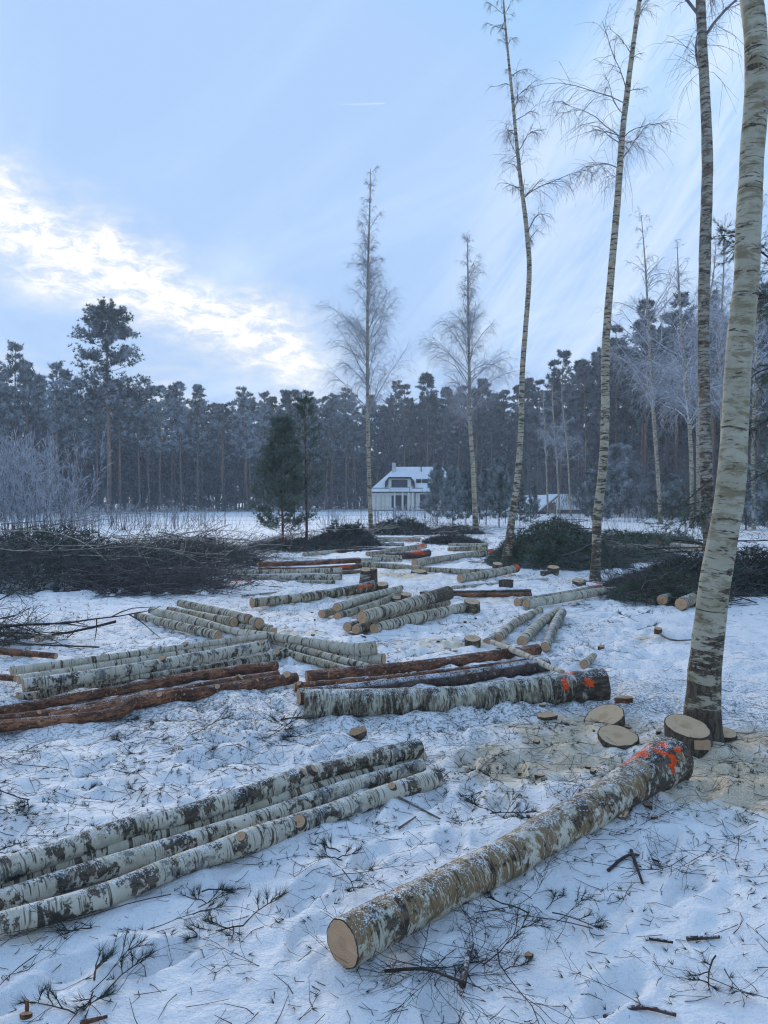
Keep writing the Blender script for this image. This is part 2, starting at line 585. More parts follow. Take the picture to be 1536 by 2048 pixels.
    t.inp(b.inputs['Base Color'], colr)
    b.inputs['Roughness'].default_value = 0.8
    bump(t, b, rel, 0.75, 0.012)
    return m


def m_pinebark(name, dark=(0.085, 0.042, 0.028), red=(0.38, 0.165, 0.085), dust=0.15, grey=0.0):
    m, t, b = mat(name)
    bc = t.attr('bc', 'Vector')
    v = t.noise(t.vmath('MULTIPLY', bc, (9, 9, 4)), 1.0, 6, 0.65, 0.3)
    colr = t.mix(t.step(v, 0.35, 0.68), dark, red)
    v2 = t.noise(t.vmath('MULTIPLY', bc, (60, 60, 22)), 1.0, 4, 0.7)
    colr = t.mix(t.math('MULTIPLY', t.step(v2, 0.46, 0.60), 0.75), colr, tuple(c * 0.5 for c in dark))
    v3 = t.noise(t.vmath('MULTIPLY', bc, (34, 34, 40)), 1.0, 2)
    colr = t.mix(t.step(v3, 0.655, 0.69), colr, (0.46, 0.25, 0.14))
    if grey:
        colr = t.mix(t.math('MULTIPLY', t.step(t.noise(t.vmath('MULTIPLY', bc, (14, 14, 9)), 1.0, 5, 0.7), 0.42, 0.62), grey), colr, (0.14, 0.135, 0.12))
    pn = t.noise(t.vmath('MULTIPLY', bc, (30, 30, 30)), 1.0, 4, 0.7)
    pm = t.step(t.math('ADD', t.attr('paint'), t.math('MULTIPLY', t.math('SUBTRACT', pn, 0.5), 2.6)), 0.52, 0.70)
    colr = t.mix(pm, colr, (0.80, 0.088, 0.014))
    if dust:
        up = up_facing(t)
        geo = t.new('ShaderNodeNewGeometry').outputs['Position']
        sn = t.math('ADD', t.math('MULTIPLY', t.noise(geo, 90.0, 4, 0.7), 0.7), t.math('MULTIPLY', t.noise(geo, 9.0, 3, 0.6), 0.4))
        sm = t.math('MULTIPLY', t.step(sn, 0.62 - 0.14 * dust, 0.68 - 0.12 * dust), t.step(up, 0.55, 0.85))
        colr = t.mix(t.math('MULTIPLY', sm, 0.75), colr, (0.75, 0.77, 0.80))
    t.inp(b.inputs['Base Color'], colr)
    bump(t, b, t.math('ADD', v2, v), 0.8, 0.012)
    return m


def m_cut(name='cut_wood', a=(0.56, 0.345, 0.205), c=(0.44, 0.245, 0.135)):
    m, t, b = mat(name)
    bc = t.attr('bc', 'Vector')
    xy = t.vmath('MULTIPLY', bc, (1, 1, 0))
    r = t.vmath('LENGTH', xy, out=1)
    w = t.noise(t.vmath('MULTIPLY', xy, (9, 9, 9)), 1.0, 3)
    ring = t.math('SINE', t.math('ADD', t.math('MULTIPLY', r, 620.0), t.math('MULTIPLY', w, 14.0)))
    colr = t.mix(t.math('MULTIPLY_ADD', ring, 0.30, 0.38), a, c)
    st = t.noise(t.vmath('MULTIPLY', bc, (8, 60, 8)), 1.0, 4, 0.7)
    colr = t.mix(t.math('MULTIPLY', t.step(st, 0.45, 0.7), 0.45), colr, (0.62, 0.43, 0.27))
    bl = t.noise(t.vmath('MULTIPLY', bc, (12, 12, 12)), 1.0, 5, 0.65)
    colr = t.mix(t.math('MULTIPLY', t.step(bl, 0.52, 0.72), 0.4), colr, (0.30, 0.17, 0.09))
    rr = t.attr('rr')
    heart = t.math('ADD', rr, t.math('MULTIPLY', t.math('SUBTRACT', t.noise(t.vmath('MULTIPLY', bc, (20, 20, 5)), 1.0, 3), 0.5), 0.5))
    colr = t.mix(t.math('MULTIPLY', t.math('SUBTRACT', 1.0, t.step(heart, 0.12, 0.42)), 0.35), colr, (0.30, 0.155, 0.08))
    eg = t.math('ADD', t.attr('edge'), t.math('MULTIPLY', t.math('SUBTRACT', t.noise(t.vmath('MULTIPLY', bc, (45, 45, 5)), 1.0, 3), 0.5), 0.9))
    colr = t.mix(t.step(eg, 0.42, 0.52), colr, (0.075, 0.050, 0.035))
    ck = t.noise(t.vmath('MULTIPLY', t.vmath('ADD', xy, (3, 9, 0)), (30, 4, 1)), 1.0, 2, 0.5)
    colr = t.mix(t.math('MULTIPLY', t.step(ck, 0.70, 0.72), 0.6), colr, (0.12, 0.07, 0.04))
    t.inp(b.inputs['Base Color'], colr)
    bump(t, b, st, 0.35, 0.004)
    return m


def m_plain(name, colr, rough=0.8, var=0.25, scale=8.0, coord='obj', frost=0.0, dark=None, bstr=0.3):
    m, t, b = mat(name)
    co = t.new('ShaderNodeTexCoord').outputs['Object']
    v = t.noise(co, scale, 5, 0.6)
    c2 = dark or tuple(c * (1 - var * 1.6) for c in colr)
    colo = t.mix(t.step(v, 0.3, 0.7), c2, tuple(min(1, c * (1 + var)) for c in colr))
    if frost:
        up = up_facing(t)
        f = t.noise(co, scale * 2.3, 4, 0.6)
        k = t.math('ADD', f, t.math('MULTIPLY', t.math('ABSOLUTE', up), 0.12))
        colo = t.mix(t.math('MULTIPLY', t.step(k, 0.35, 0.7), frost), colo, (0.62, 0.66, 0.72))
    t.inp(b.inputs['Base Color'], colo)
    b.inputs['Roughness'].default_value = rough
    if bstr:
        bump(t, b, v, bstr, 0.01)
    return m


def m_needles(name, green=(0.030, 0.050, 0.030), light=(0.055, 0.085, 0.045), frost=0.0, fs=0.9):
    m, t, b = mat(name)
    co = t.new('ShaderNodeTexCoord').outputs['Object']
    ri = t.new('ShaderNodeObjectInfo').outputs['Random']
    v = t.noise(co, 1.7, 4, 0.6)
    colr = t.mix(t.step(v, 0.3, 0.72), green, light)
    if frost:
        f = t.noise(co, fs, 5, 0.62)
        f = t.math('ADD', f, t.math('MULTIPLY', t.math('SUBTRACT', ri, 0.5), 0.12))
        up = t.math('ABSOLUTE', up_facing(t))
        f = t.math('ADD', f, t.math('MULTIPLY', up, 0.10))
        colr = t.mix(t.math('MULTIPLY', t.step(f, 0.44, 0.64), frost), colr, (0.60, 0.65, 0.71))
    t.inp(b.inputs['Base Color'], colr)
    b.inputs['Roughness'].default_value = 0.7
    return m


M = {}
M['birch_white'] = m_birch('birch_bark_white', s_amt=0.35, p_lo=0.61, p_hi=0.64, lent=0.62, girdle=0.575)
M['birch_spot'] = m_birch('birch_bark_spotted', s_amt=0.40, p_lo=0.535, p_hi=0.56, lent=0.62, girdle=0.60, ps=(9, 9, 12), dust=0.15, lichen=0.8)
M['birch_stripe'] = m_birch('birch_bark_striped', white=(0.60, 0.53, 0.41), s_amt=0.4, p_lo=0.575, p_hi=0.61, girdle=0.545, lent=0.62)
M['birch_thick'] = m_birch('birch_bark_brown_mottled', white=(0.64, 0.58, 0.46), stain=(0.21, 0.125, 0.05), s_lo=0.455, s_hi=0.515, s_amt=0.92, topb=.55,
                           p_lo=0.565, p_hi=0.595, girdle=0.60, ps=(8, 8, 8), dust=0.15, green=0.35, streak=0.75)
M['birch_grey'] = m_birch('birch_bark_grey_fibrous', white=(0.54, 0.50, 0.39), stain=(0.12, 0.10, 0.06), s_lo=0.44, s_hi=0.56, s_amt=0.8,
                          p_lo=0.54, p_hi=0.575, girdle=0.57, dust=0.4, green=0.35, streak=0.85)
M['birch_tan'] = m_birch('birch_bark_tan', white=(0.52, 0.44, 0.30), stain=(0.13, 0.09, 0.045), s_amt=0.6, p_lo=0.55, p_hi=0.585, girdle=0.55, dust=0.3, green=0.35, streak=0.4)
M['birch_stand'] = m_birch('birch_bark_standing', white=(0.42, 0.39, 0.30), stain=(0.15, 0.11, 0.05), s_lo=0.46, s_hi=0.60, s_amt=0.7, p_lo=0.60, p_hi=0.63, girdle=0.605, lent=0.66, green=0.35)
M['birch_scaly'] = m_birch('birch_bark_scaly_brown', white=(0.36, 0.33, 0.27), stain=(0.10, 0.065, 0.04), s_lo=0.45, s_hi=0.57, s_amt=0.8, p_lo=0.545, p_hi=0.59, girdle=0.60, green=0.2)
M['birch_tree'] = m_birch('birch_bark_tree', white=(0.50, 0.43, 0.32), stain=(0.15, 0.10, 0.06), s_amt=0.55, p_lo=0.56, p_hi=0.60, girdle=0.55, green=0.1)
M['pine_red'] = m_pinebark('pine_bark_red')
M['pine_dark'] = m_pinebark('pine_bark_dark', dark=(0.05, 0.032, 0.026), red=(0.13, 0.06, 0.04), dust=0.7, grey=0.5)
M['cut'] = m_cut()
M['cut_pale'] = m_cut('cut_wood_pale', (0.60, 0.43, 0.27), (0.50, 0.33, 0.19))
M['twig'] = m_plain('dark_twig_bark', (0.060, 0.043, 0.037), 0.8, 0.3, 20, bstr=0)
M['twig_pile'] = m_plain('brush_twig_bark', (0.060, 0.044, 0.038), 0.8, 0.35, 6, frost=0.12, bstr=0)
M['twig_grey'] = m_plain('grey_twig_bark', (0.15, 0.13, 0.115), 0.85, 0.3, 12, bstr=0)
M['twig_pale'] = m_plain('pale_branch_bark', (0.42, 0.37, 0.30), 0.85, 0.35, 9, bstr=0)
M['twig_birch'] = m_plain('birch_twig_bark', (0.10, 0.075, 0.065), 0.85, 0.3, 4, frost=0.25, bstr=0)
M['twig_air'] = m_plain('thin_birch_twigs', (0.24, 0.20, 0.19), 0.85, 0.3, 2, frost=0.6, bstr=0)
M['twig_frost'] = m_plain('frosted_twig', (0.20, 0.18, 0.19), 0.9, 0.3, 1.6, frost=0.9, bstr=0)
M['stem_dark'] = m_plain('dark_shrub_stem', (0.075, 0.06, 0.06), 0.9, 0.3, 1.6, frost=0.3, bstr=0)
M['needle'] = m_needles('pine_needles_green', (0.052, 0.084, 0.046), (0.125, 0.165, 0.09), frost=0.14, fs=2.5)
M['needle_dark'] = m_needles('pine_needles_dark', (0.024, 0.040, 0.026), (0.065, 0.088, 0.052), frost=0.12, fs=2.5)
M['needle_young'] = m_needles('pine_needles_young', (0.050, 0.080, 0.055), (0.11, 0.15, 0.10), frost=0.55, fs=1.6)
M['needle_frost'] = m_needles('pine_needles_rime', (0.045, 0.070, 0.058), (0.085, 0.115, 0.095), frost=0.80, fs=1.1)
M['needle_forest'] = m_needles('forest_needles_rime', (0.022, 0.036, 0.030), (0.045, 0.060, 0.050), frost=0.75, fs=0.8)
M['needle_forest2'] = m_needles('forest_needles_dark', (0.014, 0.023, 0.020), (0.034, 0.048, 0.038), frost=0.36, fs=0.7)


def m_trunk():
    m, t, b = mat('pine_trunk_bark')
    hf = t.attr('hf')
    bc = t.attr('bc', 'Vector')
    v = t.noise(t.vmath('MULTIPLY', bc, (7, 7, 2.2)), 1.0, 5, 0.7)
    lowc = t.mix(t.step(v, 0.35, 0.65), (0.06, 0.048, 0.044), (0.22, 0.18, 0.16))
    upc = t.mix(t.step(v, 0.35, 0.65), (0.15, 0.085, 0.06), (0.32, 0.19, 0.13))
    colr = t.mix(t.step(hf, 0.12, 0.42), lowc, upc)
    t.inp(b.inputs['Base Color'], colr)
    return m


M['trunk'] = m_trunk()

# ------------------------------------------------------------ GROUND
SAW = []   # (x, y, radius_x, radius_y, strength)
for px, py, rx, ry, st in [(1480, 1560, .75, .75, 1.0), (1400, 1500, .5, .35, .8), (1130, 1500, .65, .8, .75), (1010, 1530, .55, .6, .72), (1200, 1450, .5, .35, .85),
                           (1010, 1580, .5, .3, .4), (715, 1470, .15, .15, .6), (800, 1640, .3, .2, .3), (700, 1192, 1.3, .9, .6), (800, 1150, 1.2, 1.2, .7),
                           (560, 1225, 1.0, .8, .45), (600, 1262, .5, .4, .6), (900, 1290, 1.2, .8, .5), (980, 1200, 1.0, .8, .5), (860, 1120, 2, 2, .4),
                           (1300, 1275, .5, .25, .6), (1140, 1160, 1.2, 1, .35), (760, 1360, 1, .4, .25), (330, 1262, .7, .3, .35), (1400, 1290, .5, .2, .5),
                           (1480, 1480, .9, .35, .9), (720, 1720, .12, .1, .5), (20, 1870, .25, .12, .5), (1060, 1470, .3, .15, .6)]:
    g = G(px, py)
    SAW.append((g[0], g[1], rx, ry, st))


def sawdust(x, y):
    s = np.zeros_like(x)
    for a, b, rx, ry, st in SAW:
        d = np.sqrt(((x - a) / rx) ** 2 + ((y - b) / ry) ** 2)
        s = np.maximum(s, st * np.clip(1.25 - d, 0, 1))
    return s


def build_ground():
    a_f = np.radians(np.linspace(-37, 37, 400))
    a_c = np.radians(np.linspace(37, 323, 64))[1:-1]
    ang = np.concatenate([a_f, a_c])
    rs = [0.9]
    while rs[-1] < 15:
        rs.append(rs[-1] * 1.0095)
    while rs[-1] < 60:
        rs.append(rs[-1] * 1.018)
    while rs[-1] < 420:
        rs.append(rs[-1] * 1.06)
    r = np.array(rs)
    X = r[:, None] * np.sin(ang)[None]; Y = r[:, None] * np.cos(ang)[None]
    x = X.ravel(); y = Y.ravel()
    z = height(x, y)
    n, m = X.shape
    i = np.arange(n - 1)[:, None] * m; j = np.arange(m)[None]; j2 = (j + 1) % m
    Q = np.stack([i + j, i + m + j, i + m + j2, i + j2], -1).reshape(-1, 4)
    V = np.stack([x, y, z], -1)
    V = np.vstack([V, [[0, 0, hz(0, 0)]]])
    c = len(V) - 1
    T = np.stack([np.full(m, c), np.arange(m), (np.arange(m) + 1) % m], -1)
    s = np.append(sawdust(x, y), 0)
    # how littered with needles and bark crumbs the snow is
    lit = np.clip(0.55 + 0.5 * vnoise2(V[:, 0] * .5 + 3, V[:, 1] * .5, 21), 0, 1) * np.clip((V[:, 1] - 1.5) / 4, 0.25, 1)
    lit = lit * (1 - 0.8 * np.clip((V[:, 0] - 2.4 - 0.22 * V[:, 1]) / 0.8, 0, 1)) * np.clip((46 - V[:, 1]) / 8, 0, 1)
    g = Geo(); g.add(V, [Q, T], saw=s, lit=lit)
    m_, t, b = mat('trampled_snow')
    pos = t.new('ShaderNodeTexCoord').outputs['Object']
    n1 = t.noise(pos, 1.3, 4, 0.6)
    colr = t.mix(t.step(n1, 0.3, 0.7), (0.84, 0.83, 0.83), (0.89, 0.885, 0.88))
    # old needles and crumbs of bark trodden into the snow
    n2 = t.noise(pos, 46.0, 5, 0.7)
    lit_ = t.attr('lit')
    k = t.math('ADD', n2, t.math('MULTIPLY', lit_, 0.235))
    colr = t.mix(t.math('MULTIPLY', t.step(k, 0.69, 0.76), 0.66), colr, (0.13, 0.12, 0.10))
    n4 = t.noise(pos, 9.0, 5, 0.7)
    colr = t.mix(t.math('MULTIPLY', t.step(t.math('ADD', n4, t.math('MULTIPLY', lit_, 0.12)), 0.62, 0.80), 0.30), colr, (0.22, 0.23, 0.22))
    # sawdust
    n3 = t.noise(pos, 5.0, 6, 0.7)
    n5 = t.noise(pos, 120.0, 3, 0.7)
    sm = t.step(t.math('ADD', t.math('ADD', t.attr('saw'), t.math('MULTIPLY', t.math('SUBTRACT', n3, 0.5), 1.5)), t.math('MULTIPLY', t.math('SUBTRACT', n5, 0.5), 1.0)), 0.25, 0.75)
    sc = t.mix(t.step(n5, 0.4, 0.62), (0.46, 0.35, 0.21), (0.78, 0.65, 0.45))
    sm = t.math('MULTIPLY', sm, t.step(t.attr('saw'), 0.02, 0.2))
    colr = t.mix(t.math('MULTIPLY', sm, 0.9), colr, sc)
    t.inp(b.inputs['Base Color'], colr)
    b.inputs['Roughness'].default_value = 0.65
    hh = t.math('ADD', t.math('MULTIPLY', t.noise(pos, 26.0, 5, 0.6), 0.7), t.math('MULTIPLY', t.noise(pos, 110.0, 3, 0.6), 0.25))
    bump(t, b, hh, 1.0, 0.03)
    g.obj('snow_ground', m_, kind='structure')


build_ground()

# ------------------------------------------------------------ LOGS
seed_c = [10]


def spec_points(spec, zoff=0.0):
    """(px, py, thickness in px) of the axis -> points and radii on the ground"""
    P = []; R = []
    zo = zoff if isinstance(zoff, (list, tuple)) else [zoff] * len(spec)
    for (px, py, d), z0 in zip(spec, zo):
        r = 0.08
        for _ in range(12):
            p = G(px, py, r + z0 - 0.010)
            r = d * 0.5 / F * p[1]
        P.append([p[0], p[1], p[2]]); R.append(r)
    return P, R


def cut_face(g_parent, V_ring, bc_ring, outward, name='cut_face', matl=None, label=None):
    c = V_ring.mean(0); cb = bc_ring.mean(0)
    out = np.asarray(outward)
    c = c + out * 0.002
    n = len(V_ring)
    inner = c + (V_ring - c) * 0.5
    ib = cb + (bc_ring - cb) * 0.5
    rim = c + (V_ring - c) * 0.90; rb = cb + (bc_ring - cb) * 0.90
    V = np.vstack([V_ring + out * 0.0015, rim + out * 0.003, inner + out * 0.002, [c]])
    bc = np.vstack([bc_ring, rb, ib, [cb]])
    j = np.arange(n); j2 = (j + 1) % n
    Q = np.concatenate([np.stack([j, j2, n + j2, n + j], -1), np.stack([n + j, n + j2, 2 * n + j2, 2 * n + j], -1)]); T = np.stack([2 * n + j, 2 * n + j2, np.full(n, 3 * n)], -1)
    edge = np.concatenate([np.ones(n), np.zeros(n), np.zeros(n), [0.0]]); rr_ = np.concatenate([np.ones(n), np.full(n, .9), np.full(n, .5), [0.0]])
    if np.dot(np.cross(V_ring[0] - c, V_ring[1] - c), out) < 0:
        Q = Q[:, ::-1]; T = T[:, ::-1]
    g = Geo(); g.add(V, [Q, T], smooth=False, bc=bc, edge=edge, rr=rr_)
    o = g.obj(name, matl or M['cut'], g_parent)
    if label:
        o['label'] = label
    return o


def paint_mask(bc, s0, strokes):
    """strokes: (s, theta, ds, dtheta) blobs on the unrolled bark"""
    th = np.arctan2(bc[:, 1], bc[:, 0]); s = bc[:, 2] - s0
    k = np.zeros(len(bc))
    for (a, t_, da, dt) in strokes:
        dth = np.abs((th - t_ + PI) % (2 * PI) - PI)
        k = np.maximum(k, np.clip(1.4 - np.sqrt(((s - a) / da) ** 2 + (dth / dt) ** 2), 0, 1))
    return k


def add_log(name, label, spec, bark, zoff=0.0, group=None, sides=28, butt=None, paint=None, lump=0.045, knots=0, fine=0.006,
            end_skew=0.0, cat='log', rings=None, cutmat=None, scars=()):
    P, R = spec_points(spec, zoff)
    seed_c[0] += 1; sd = seed_c[0]
    L = sum(np.linalg.norm(np.subtract(P[i + 1], P[i])) for i in range(len(P) - 1))
    near = min(p[1] for p in P)
    if near > 9: sides = min(sides, 16)
    if near > 18: sides = min(sides, 10)
    n = rings or int(np.clip(L / (0.006 * near), 12, 90))
    Pp, Rr, t = resample(P, R, n)
    V, Q, bc, VV = tube(Pp, Rr, t, sides, lump, sd, fine if near < 12 else 0)
    mid = Pp.mean(0)
    root = thing(name, label, cat, (mid[0], mid[1], 0.0), group)
    at = {}
    bt = np.zeros(len(V))
    if butt is not None:                       # rough dark butt: ('end' 0 or 1, length, strength)
        e, bl, bs = butt
        s = np.repeat(t, sides); s = s if e == 0 else L_(t) - s
        bt = bs * np.clip(1 - s / bl, 0, 1)
    at['butt'] = bt
    at['paint'] = paint_mask(bc, sd * 3.71, [((a if a >= 0 else t[-1] + a), b, c, d) for a, b, c, d in paint]) if paint else np.zeros(len(V))
    g = Geo(); g.add(V, Q, bc=bc, **at)
    g.obj('bark', M[bark], root)
    T = norm(np.gradient(Pp, axis=0))
    B3 = bc.reshape(n, sides, 3)
    cut_face(root, VV[0], B3[0], -T[0], matl=cutmat)
    cut_face(root, VV[-1], B3[-1], T[-1], matl=cutmat)
    # sawn-off branch collars
    r_ = random.Random(sd)
    for q in range(knots + len(scars)):
        if q < len(scars):
            f, th_w, kr = scars[q]
        else:
            f, th_w, kr = r_.uniform(0.12, 0.9), r_.uniform(-0.9, 0.6), r_.uniform(0.35, 0.6)
        i = int(f * (n - 1))
        Tn, A, Bn = frames(Pp)
        # pick the side that faces up or the viewer
        a = norm(np.array([A[i]]))[0]
        sgn = -1 if np.dot(a, np.array([0, 0, EYE]) - Pp[i]) < 0 else 1
        d = math.cos(th_w) * sgn * a * 0.9 + (0.25 + max(0, math.sin(th_w + 0.9))) * Bn[i]
        d = d / np.linalg.norm(d)
        kr_ = kr * Rr[i]
        dd = norm(np.array([d + 0.5 * Tn[i] * r_.choice((-1, 1))]))[0]
        base = Pp[i] + d * Rr[i] * 0.72
        KP, KR, kt = resample([base, base + dd * Rr[i] * 0.30, base + dd * Rr[i] * 0.42], [kr_ * 1.35, kr_ * 1.1, kr_], 4)
        kv, kq, kb, KV = tube(KP, KR, kt, 14, 0.05, sd + q)
        kg = Geo(); kg.add(kv, kq, bc=kb, butt=np.full(len(kv), 0.35), paint=np.zeros(len(kv)))
        kn = kg.obj('knot', M[bark], root)
        cut_face(kn, KV[-1], kb.reshape(4, 14, 3)[-1], dd, 'cut_face')
    return root


def L_(t):
    return t[-1]


# --- the thick mottled log in front
add_log('birch_log', 'thick mottled brown birch log in front, orange paint on its dark butt by the stump',
        [(685, 1888, 95), (850, 1799, 85), (1010, 1716, 76), (1180, 1620, 72), (1280, 1556, 79), (1342, 1519, 96)], 'birch_thick',
        sides=96, rings=260, butt=(1, 0.75, 0.42), lump=0.085, fine=0.028,
        paint=[(-.36, 2.0, .11, .20), (-.27, 1.7, .07, .35), (-.20, 1.95, .09, .22), (-.17, 1.15, .026, .4), (-.14, .7, .028, .4), (-.17, .35, .03, .25), (-.07, .9, .035, .18), (-.10, 1.4, .03, .35)],
        knots=0, scars=[])
# --- pile at the left front
FP = 'birch logs of the front left pile'
add_log('birch_log', 'black crusted birch log at the back of the front left pile, with a knobbly kink',
        [(-150, 1790, 58), (0, 1742, 50), (140, 1697, 44), (262, 1655, 44), (360, 1633, 38), (450, 1606, 40), (586, 1560, 38), (720, 1523, 35), (838, 1496, 34)], 'birch_spot',
        0.05, FP, 44, lump=0.10, fine=0.02, rings=150, scars=[(0.71, 0.2, .55), (0.68, -0.1, .35)], butt=(1, 3.0, .22))
add_log('birch_log', 'thin birch log wedged under the black crusted one in the front left pile',
        [(-150, 1815, 36), (0, 1770, 34), (300, 1675, 32), (600, 1585, 28), (846, 1512, 22)], 'birch_stripe', 0.0, FP, 28)
add_log('birch_log', 'smooth pale birch log with grey lichen blots in the middle of the front left pile',
        [(-150, 1850, 50), (0, 1802, 44), (146, 1756, 44), (351, 1692, 42), (527, 1636, 36), (690, 1577, 32), (843, 1530, 26)], 'birch_spot',
        0.0, FP, 44, rings=130, fine=0.01)
add_log('birch_log', 'crooked white birch log at the front edge of the front left pile, branch scars',
        [(-150, 1895, 54), (0, 1850, 50), (205, 1792, 48), (350, 1734, 44), (430, 1706, 44), (498, 1682, 50), (610, 1643, 42), (732, 1602, 38), (800, 1580, 40), (873, 1556, 38)], 'birch_spot',
        0.0, FP, 44, rings=140, lump=0.07, fine=0.012, scars=[(0.50, 0.5, .42), (0.625, -0.55, .6), (0.865, 0.7, .38)])
# --- the pair of rows in the centre
add_log('birch_log', 'thick grey fibrous birch log with two orange marks at its dark right end',
        [(609, 1408, 58), (760, 1405, 55), (900, 1400, 52), (1020, 1388, 54), (1120, 1378, 60), (1206, 1370, 68)], 'birch_grey',
        sides=64, rings=170, butt=(1, 0.55, 0.6), fine=0.02, lump=0.09,
        paint=[(-0.36, 0.6, .035, .5), (-0.36, -2.6, .035, .45), (-0.17, -2.7, .035, .35), (-.12, -2.5, .04, .3), (-0.17, 0.5, .05, .4), (-.29, 1.5, .05, .25), (-.36, 2.9, .035, .4), (-.17, 2.8, .035, .4)])
GP = 'pine logs lying behind the thick grey birch log'
add_log('pine_log', 'dark snow dusted pine log lying right against the thick grey birch log',
        [(598, 1393, 32), (850, 1366, 32), (1092, 1330, 30)], 'pine_dark', 0, GP, 32, butt=None, paint=[(1.05, -2.6, .06, .2), (.5, -2.5, .04, .15)])
add_log('pine_log', 'thinnest red pine log, between two thicker ones in the centre row',
        [(589, 1374, 17), (820, 1353, 15), (1062, 1322, 12)], 'pine_red', 0.02, GP, 20, scars=[(0.03, .6, .7), (0.42, 1.2, .4)])
add_log('pine_log', 'smooth red brown pine log at the back of the centre row, under the birch pole',
        [(613, 1353, 23), (840, 1332, 24), (1076, 1299, 22)], 'pine_red', 0.0, GP, 28)
# --- red pines at the left
LP = 'red pine logs in the heap at the left'
add_log('pine_log', 'straight red pine log at the back of the left pine heap',
        [(-90, 1438, 22), (0, 1423, 20), (250, 1378, 20), (417, 1349, 22), (553, 1331, 20)], 'pine_red', 0.02, LP, 26)
add_log('pine_log', 'red pine log in the middle of the left pine heap with a round branch scar',
        [(-90, 1452, 26), (120, 1428, 27), (292, 1398, 26), (440, 1368, 20), (556, 1350, 17)], 'pine_red', 0.0, LP, 26, scars=[(.50, .3, .75), (0.86, .4, .8), (0.44, -.6, .5), (.2, .2, .4), (.7, .6, .35)], lump=.045)
add_log('pine_log', 'long red pine log at the front right of the left pine heap',
        [(100, 1437, 24), (267, 1406, 26), (417, 1383, 25), (520, 1367, 24), (592, 1356, 22)], 'pine_red', 0.0, LP, 26, scars=[(0.95, .8, .8), (0.64, -.2, .45), (.40, .2, .5), (.8, -.1, .3)], lump=.045)
add_log('pine_log', 'hooked brown pine log whose end bends upward in front of the left pine heap',
        [(-90, 1468, 26), (0, 1452, 25), (125, 1441, 23), (208, 1431, 24), (248, 1419, 25), (266, 1401, 20)], 'pine_red', [0, 0, 0, 0, .01, .06], LP, 28, lump=.07, scars=[(.05, 0, .5)])
# --- birch stack at the left
SP = 'birch logs of the stack behind the red pines'
add_log('birch_log', 'white birch log on top of the left stack, sticking out furthest toward the left',
        [(22, 1342, 18), (156, 1324, 16), (293, 1305, 14), (420, 1287, 13), (535, 1270, 11)], 'birch_white', 0.13, SP, 24, scars=[(0.32, 1.4, .8), (0.62, 1.3, .9), (0.49, 1.4, .8)])
add_log('birch_log', 'slim birch log squeezed between the topmost log and the spotted log of the left stack',
        [(37, 1360, 18), (250, 1324, 15), (430, 1296, 12), (556, 1274, 11)], 'birch_white', 0.08, SP, 22)
add_log('birch_log', 'heavily black spotted birch log on the near side of the left stack',
        [(46, 1371, 27), (137, 1359, 27), (254, 1341, 26), (400, 1315, 25), (533, 1291, 23)], 'birch_spot', 0.10, SP, 30, rings=90, scars=[(0.50, 1.2, .6), (.97, .5, .5)])
add_log('birch_log', 'dark sided birch log at the bottom left of the left stack',
        [(35, 1394, 20), (300, 1350, 18), (540, 1308, 15)], 'birch_spot', -0.02, SP, 20)
add_log('birch_log', 'birch log at the bottom of the left stack whose far end shows a round scar',
        [(70, 1394, 22), (300, 1357, 20), (440, 1333, 18), (568, 1308, 19)], 'birch_grey', -0.02, SP, 24, scars=[(.96, .6, .8)])
add_log('birch_log', 'thin dark birch pole lying between layers of the left stack',
        [(79, 1382, 11), (350, 1343, 10)], 'birch_grey', 0.07, SP, 16)
add_log('pine_log', 'short red pine pole poking out of the brush at the far left edge',
        [(-70, 1296, 16), (112, 1312, 12)], 'pine_red', 0.02, None, 18)
add_log('log_piece', 'small split chunk of birch lying at the left beside the dark poles',
        [(74, 1278, 14), (106, 1272, 11)], 'birch_grey', 0.0, None, 12, cat='wood chunk')
add_log('pole', 'long dark thin pole with a pale end lying on the snow at the left',
        [(-60, 1276, 4), (60, 1288, 4), (198, 1294, 4)], 'pine_dark', 0.02, None, 10, cat='pole')
add_log('pine_log', 'brown pole end beneath the left stack at the left edge of the clearing',
        [(-80, 1348, 14), (30, 1357, 12)], 'pine_red', 0.0, None, 14)
# --- fan shaped pile in the mid left
MP = 'birch logs of the fan shaped pile'
add_log('birch_log', 'striped birch log at the near side of the fan shaped pile', [(274, 1231, 13), (345, 1249, 18), (437, 1271, 18)], 'birch_stripe', 0.0, MP, 24, butt=(0, .5, .3))
add_log('birch_log', 'long birch log second from the near side in the fan shaped pile', [(303, 1222, 15), (360, 1235, 20), (430, 1254, 19), (482, 1269, 16)], 'birch_white', 0.0, MP, 24, butt=(0, .3, .4))
add_log('birch_log', 'thin white birch log laid across the near logs of the fan shaped pile', [(425, 1250, 12), (503, 1271, 12)], 'birch_white', 0.07, MP, 18)
add_log('birch_log', 'greenish striped birch log in the middle of the fan shaped pile', [(338, 1218, 11), (400, 1231, 16), (468, 1245, 20)], 'birch_tan', 0.02, MP, 24)
add_log('birch_log', 'striped birch log at the back of the fan shaped pile', [(360, 1206, 15), (430, 1222, 18), (498, 1239, 21)], 'birch_stripe', 0.06, MP, 24)
add_log('birch_log', 'birch log with the largest round face at the right of the fan shaped pile', [(435, 1226, 16), (519, 1247, 22)], 'birch_stripe', 0.03, MP, 24)
add_log('birch_log', 'birch log half buried under the round faces of the fan shaped pile', [(430, 1241, 13), (507, 1259, 15)], 'birch_tan', -0.02, MP, 18)
add_log('birch_log', 'thin birch log ending farthest right of the fan shaped pile', [(470, 1245, 12), (548, 1263, 15)], 'birch_tan', -0.02, MP, 18)
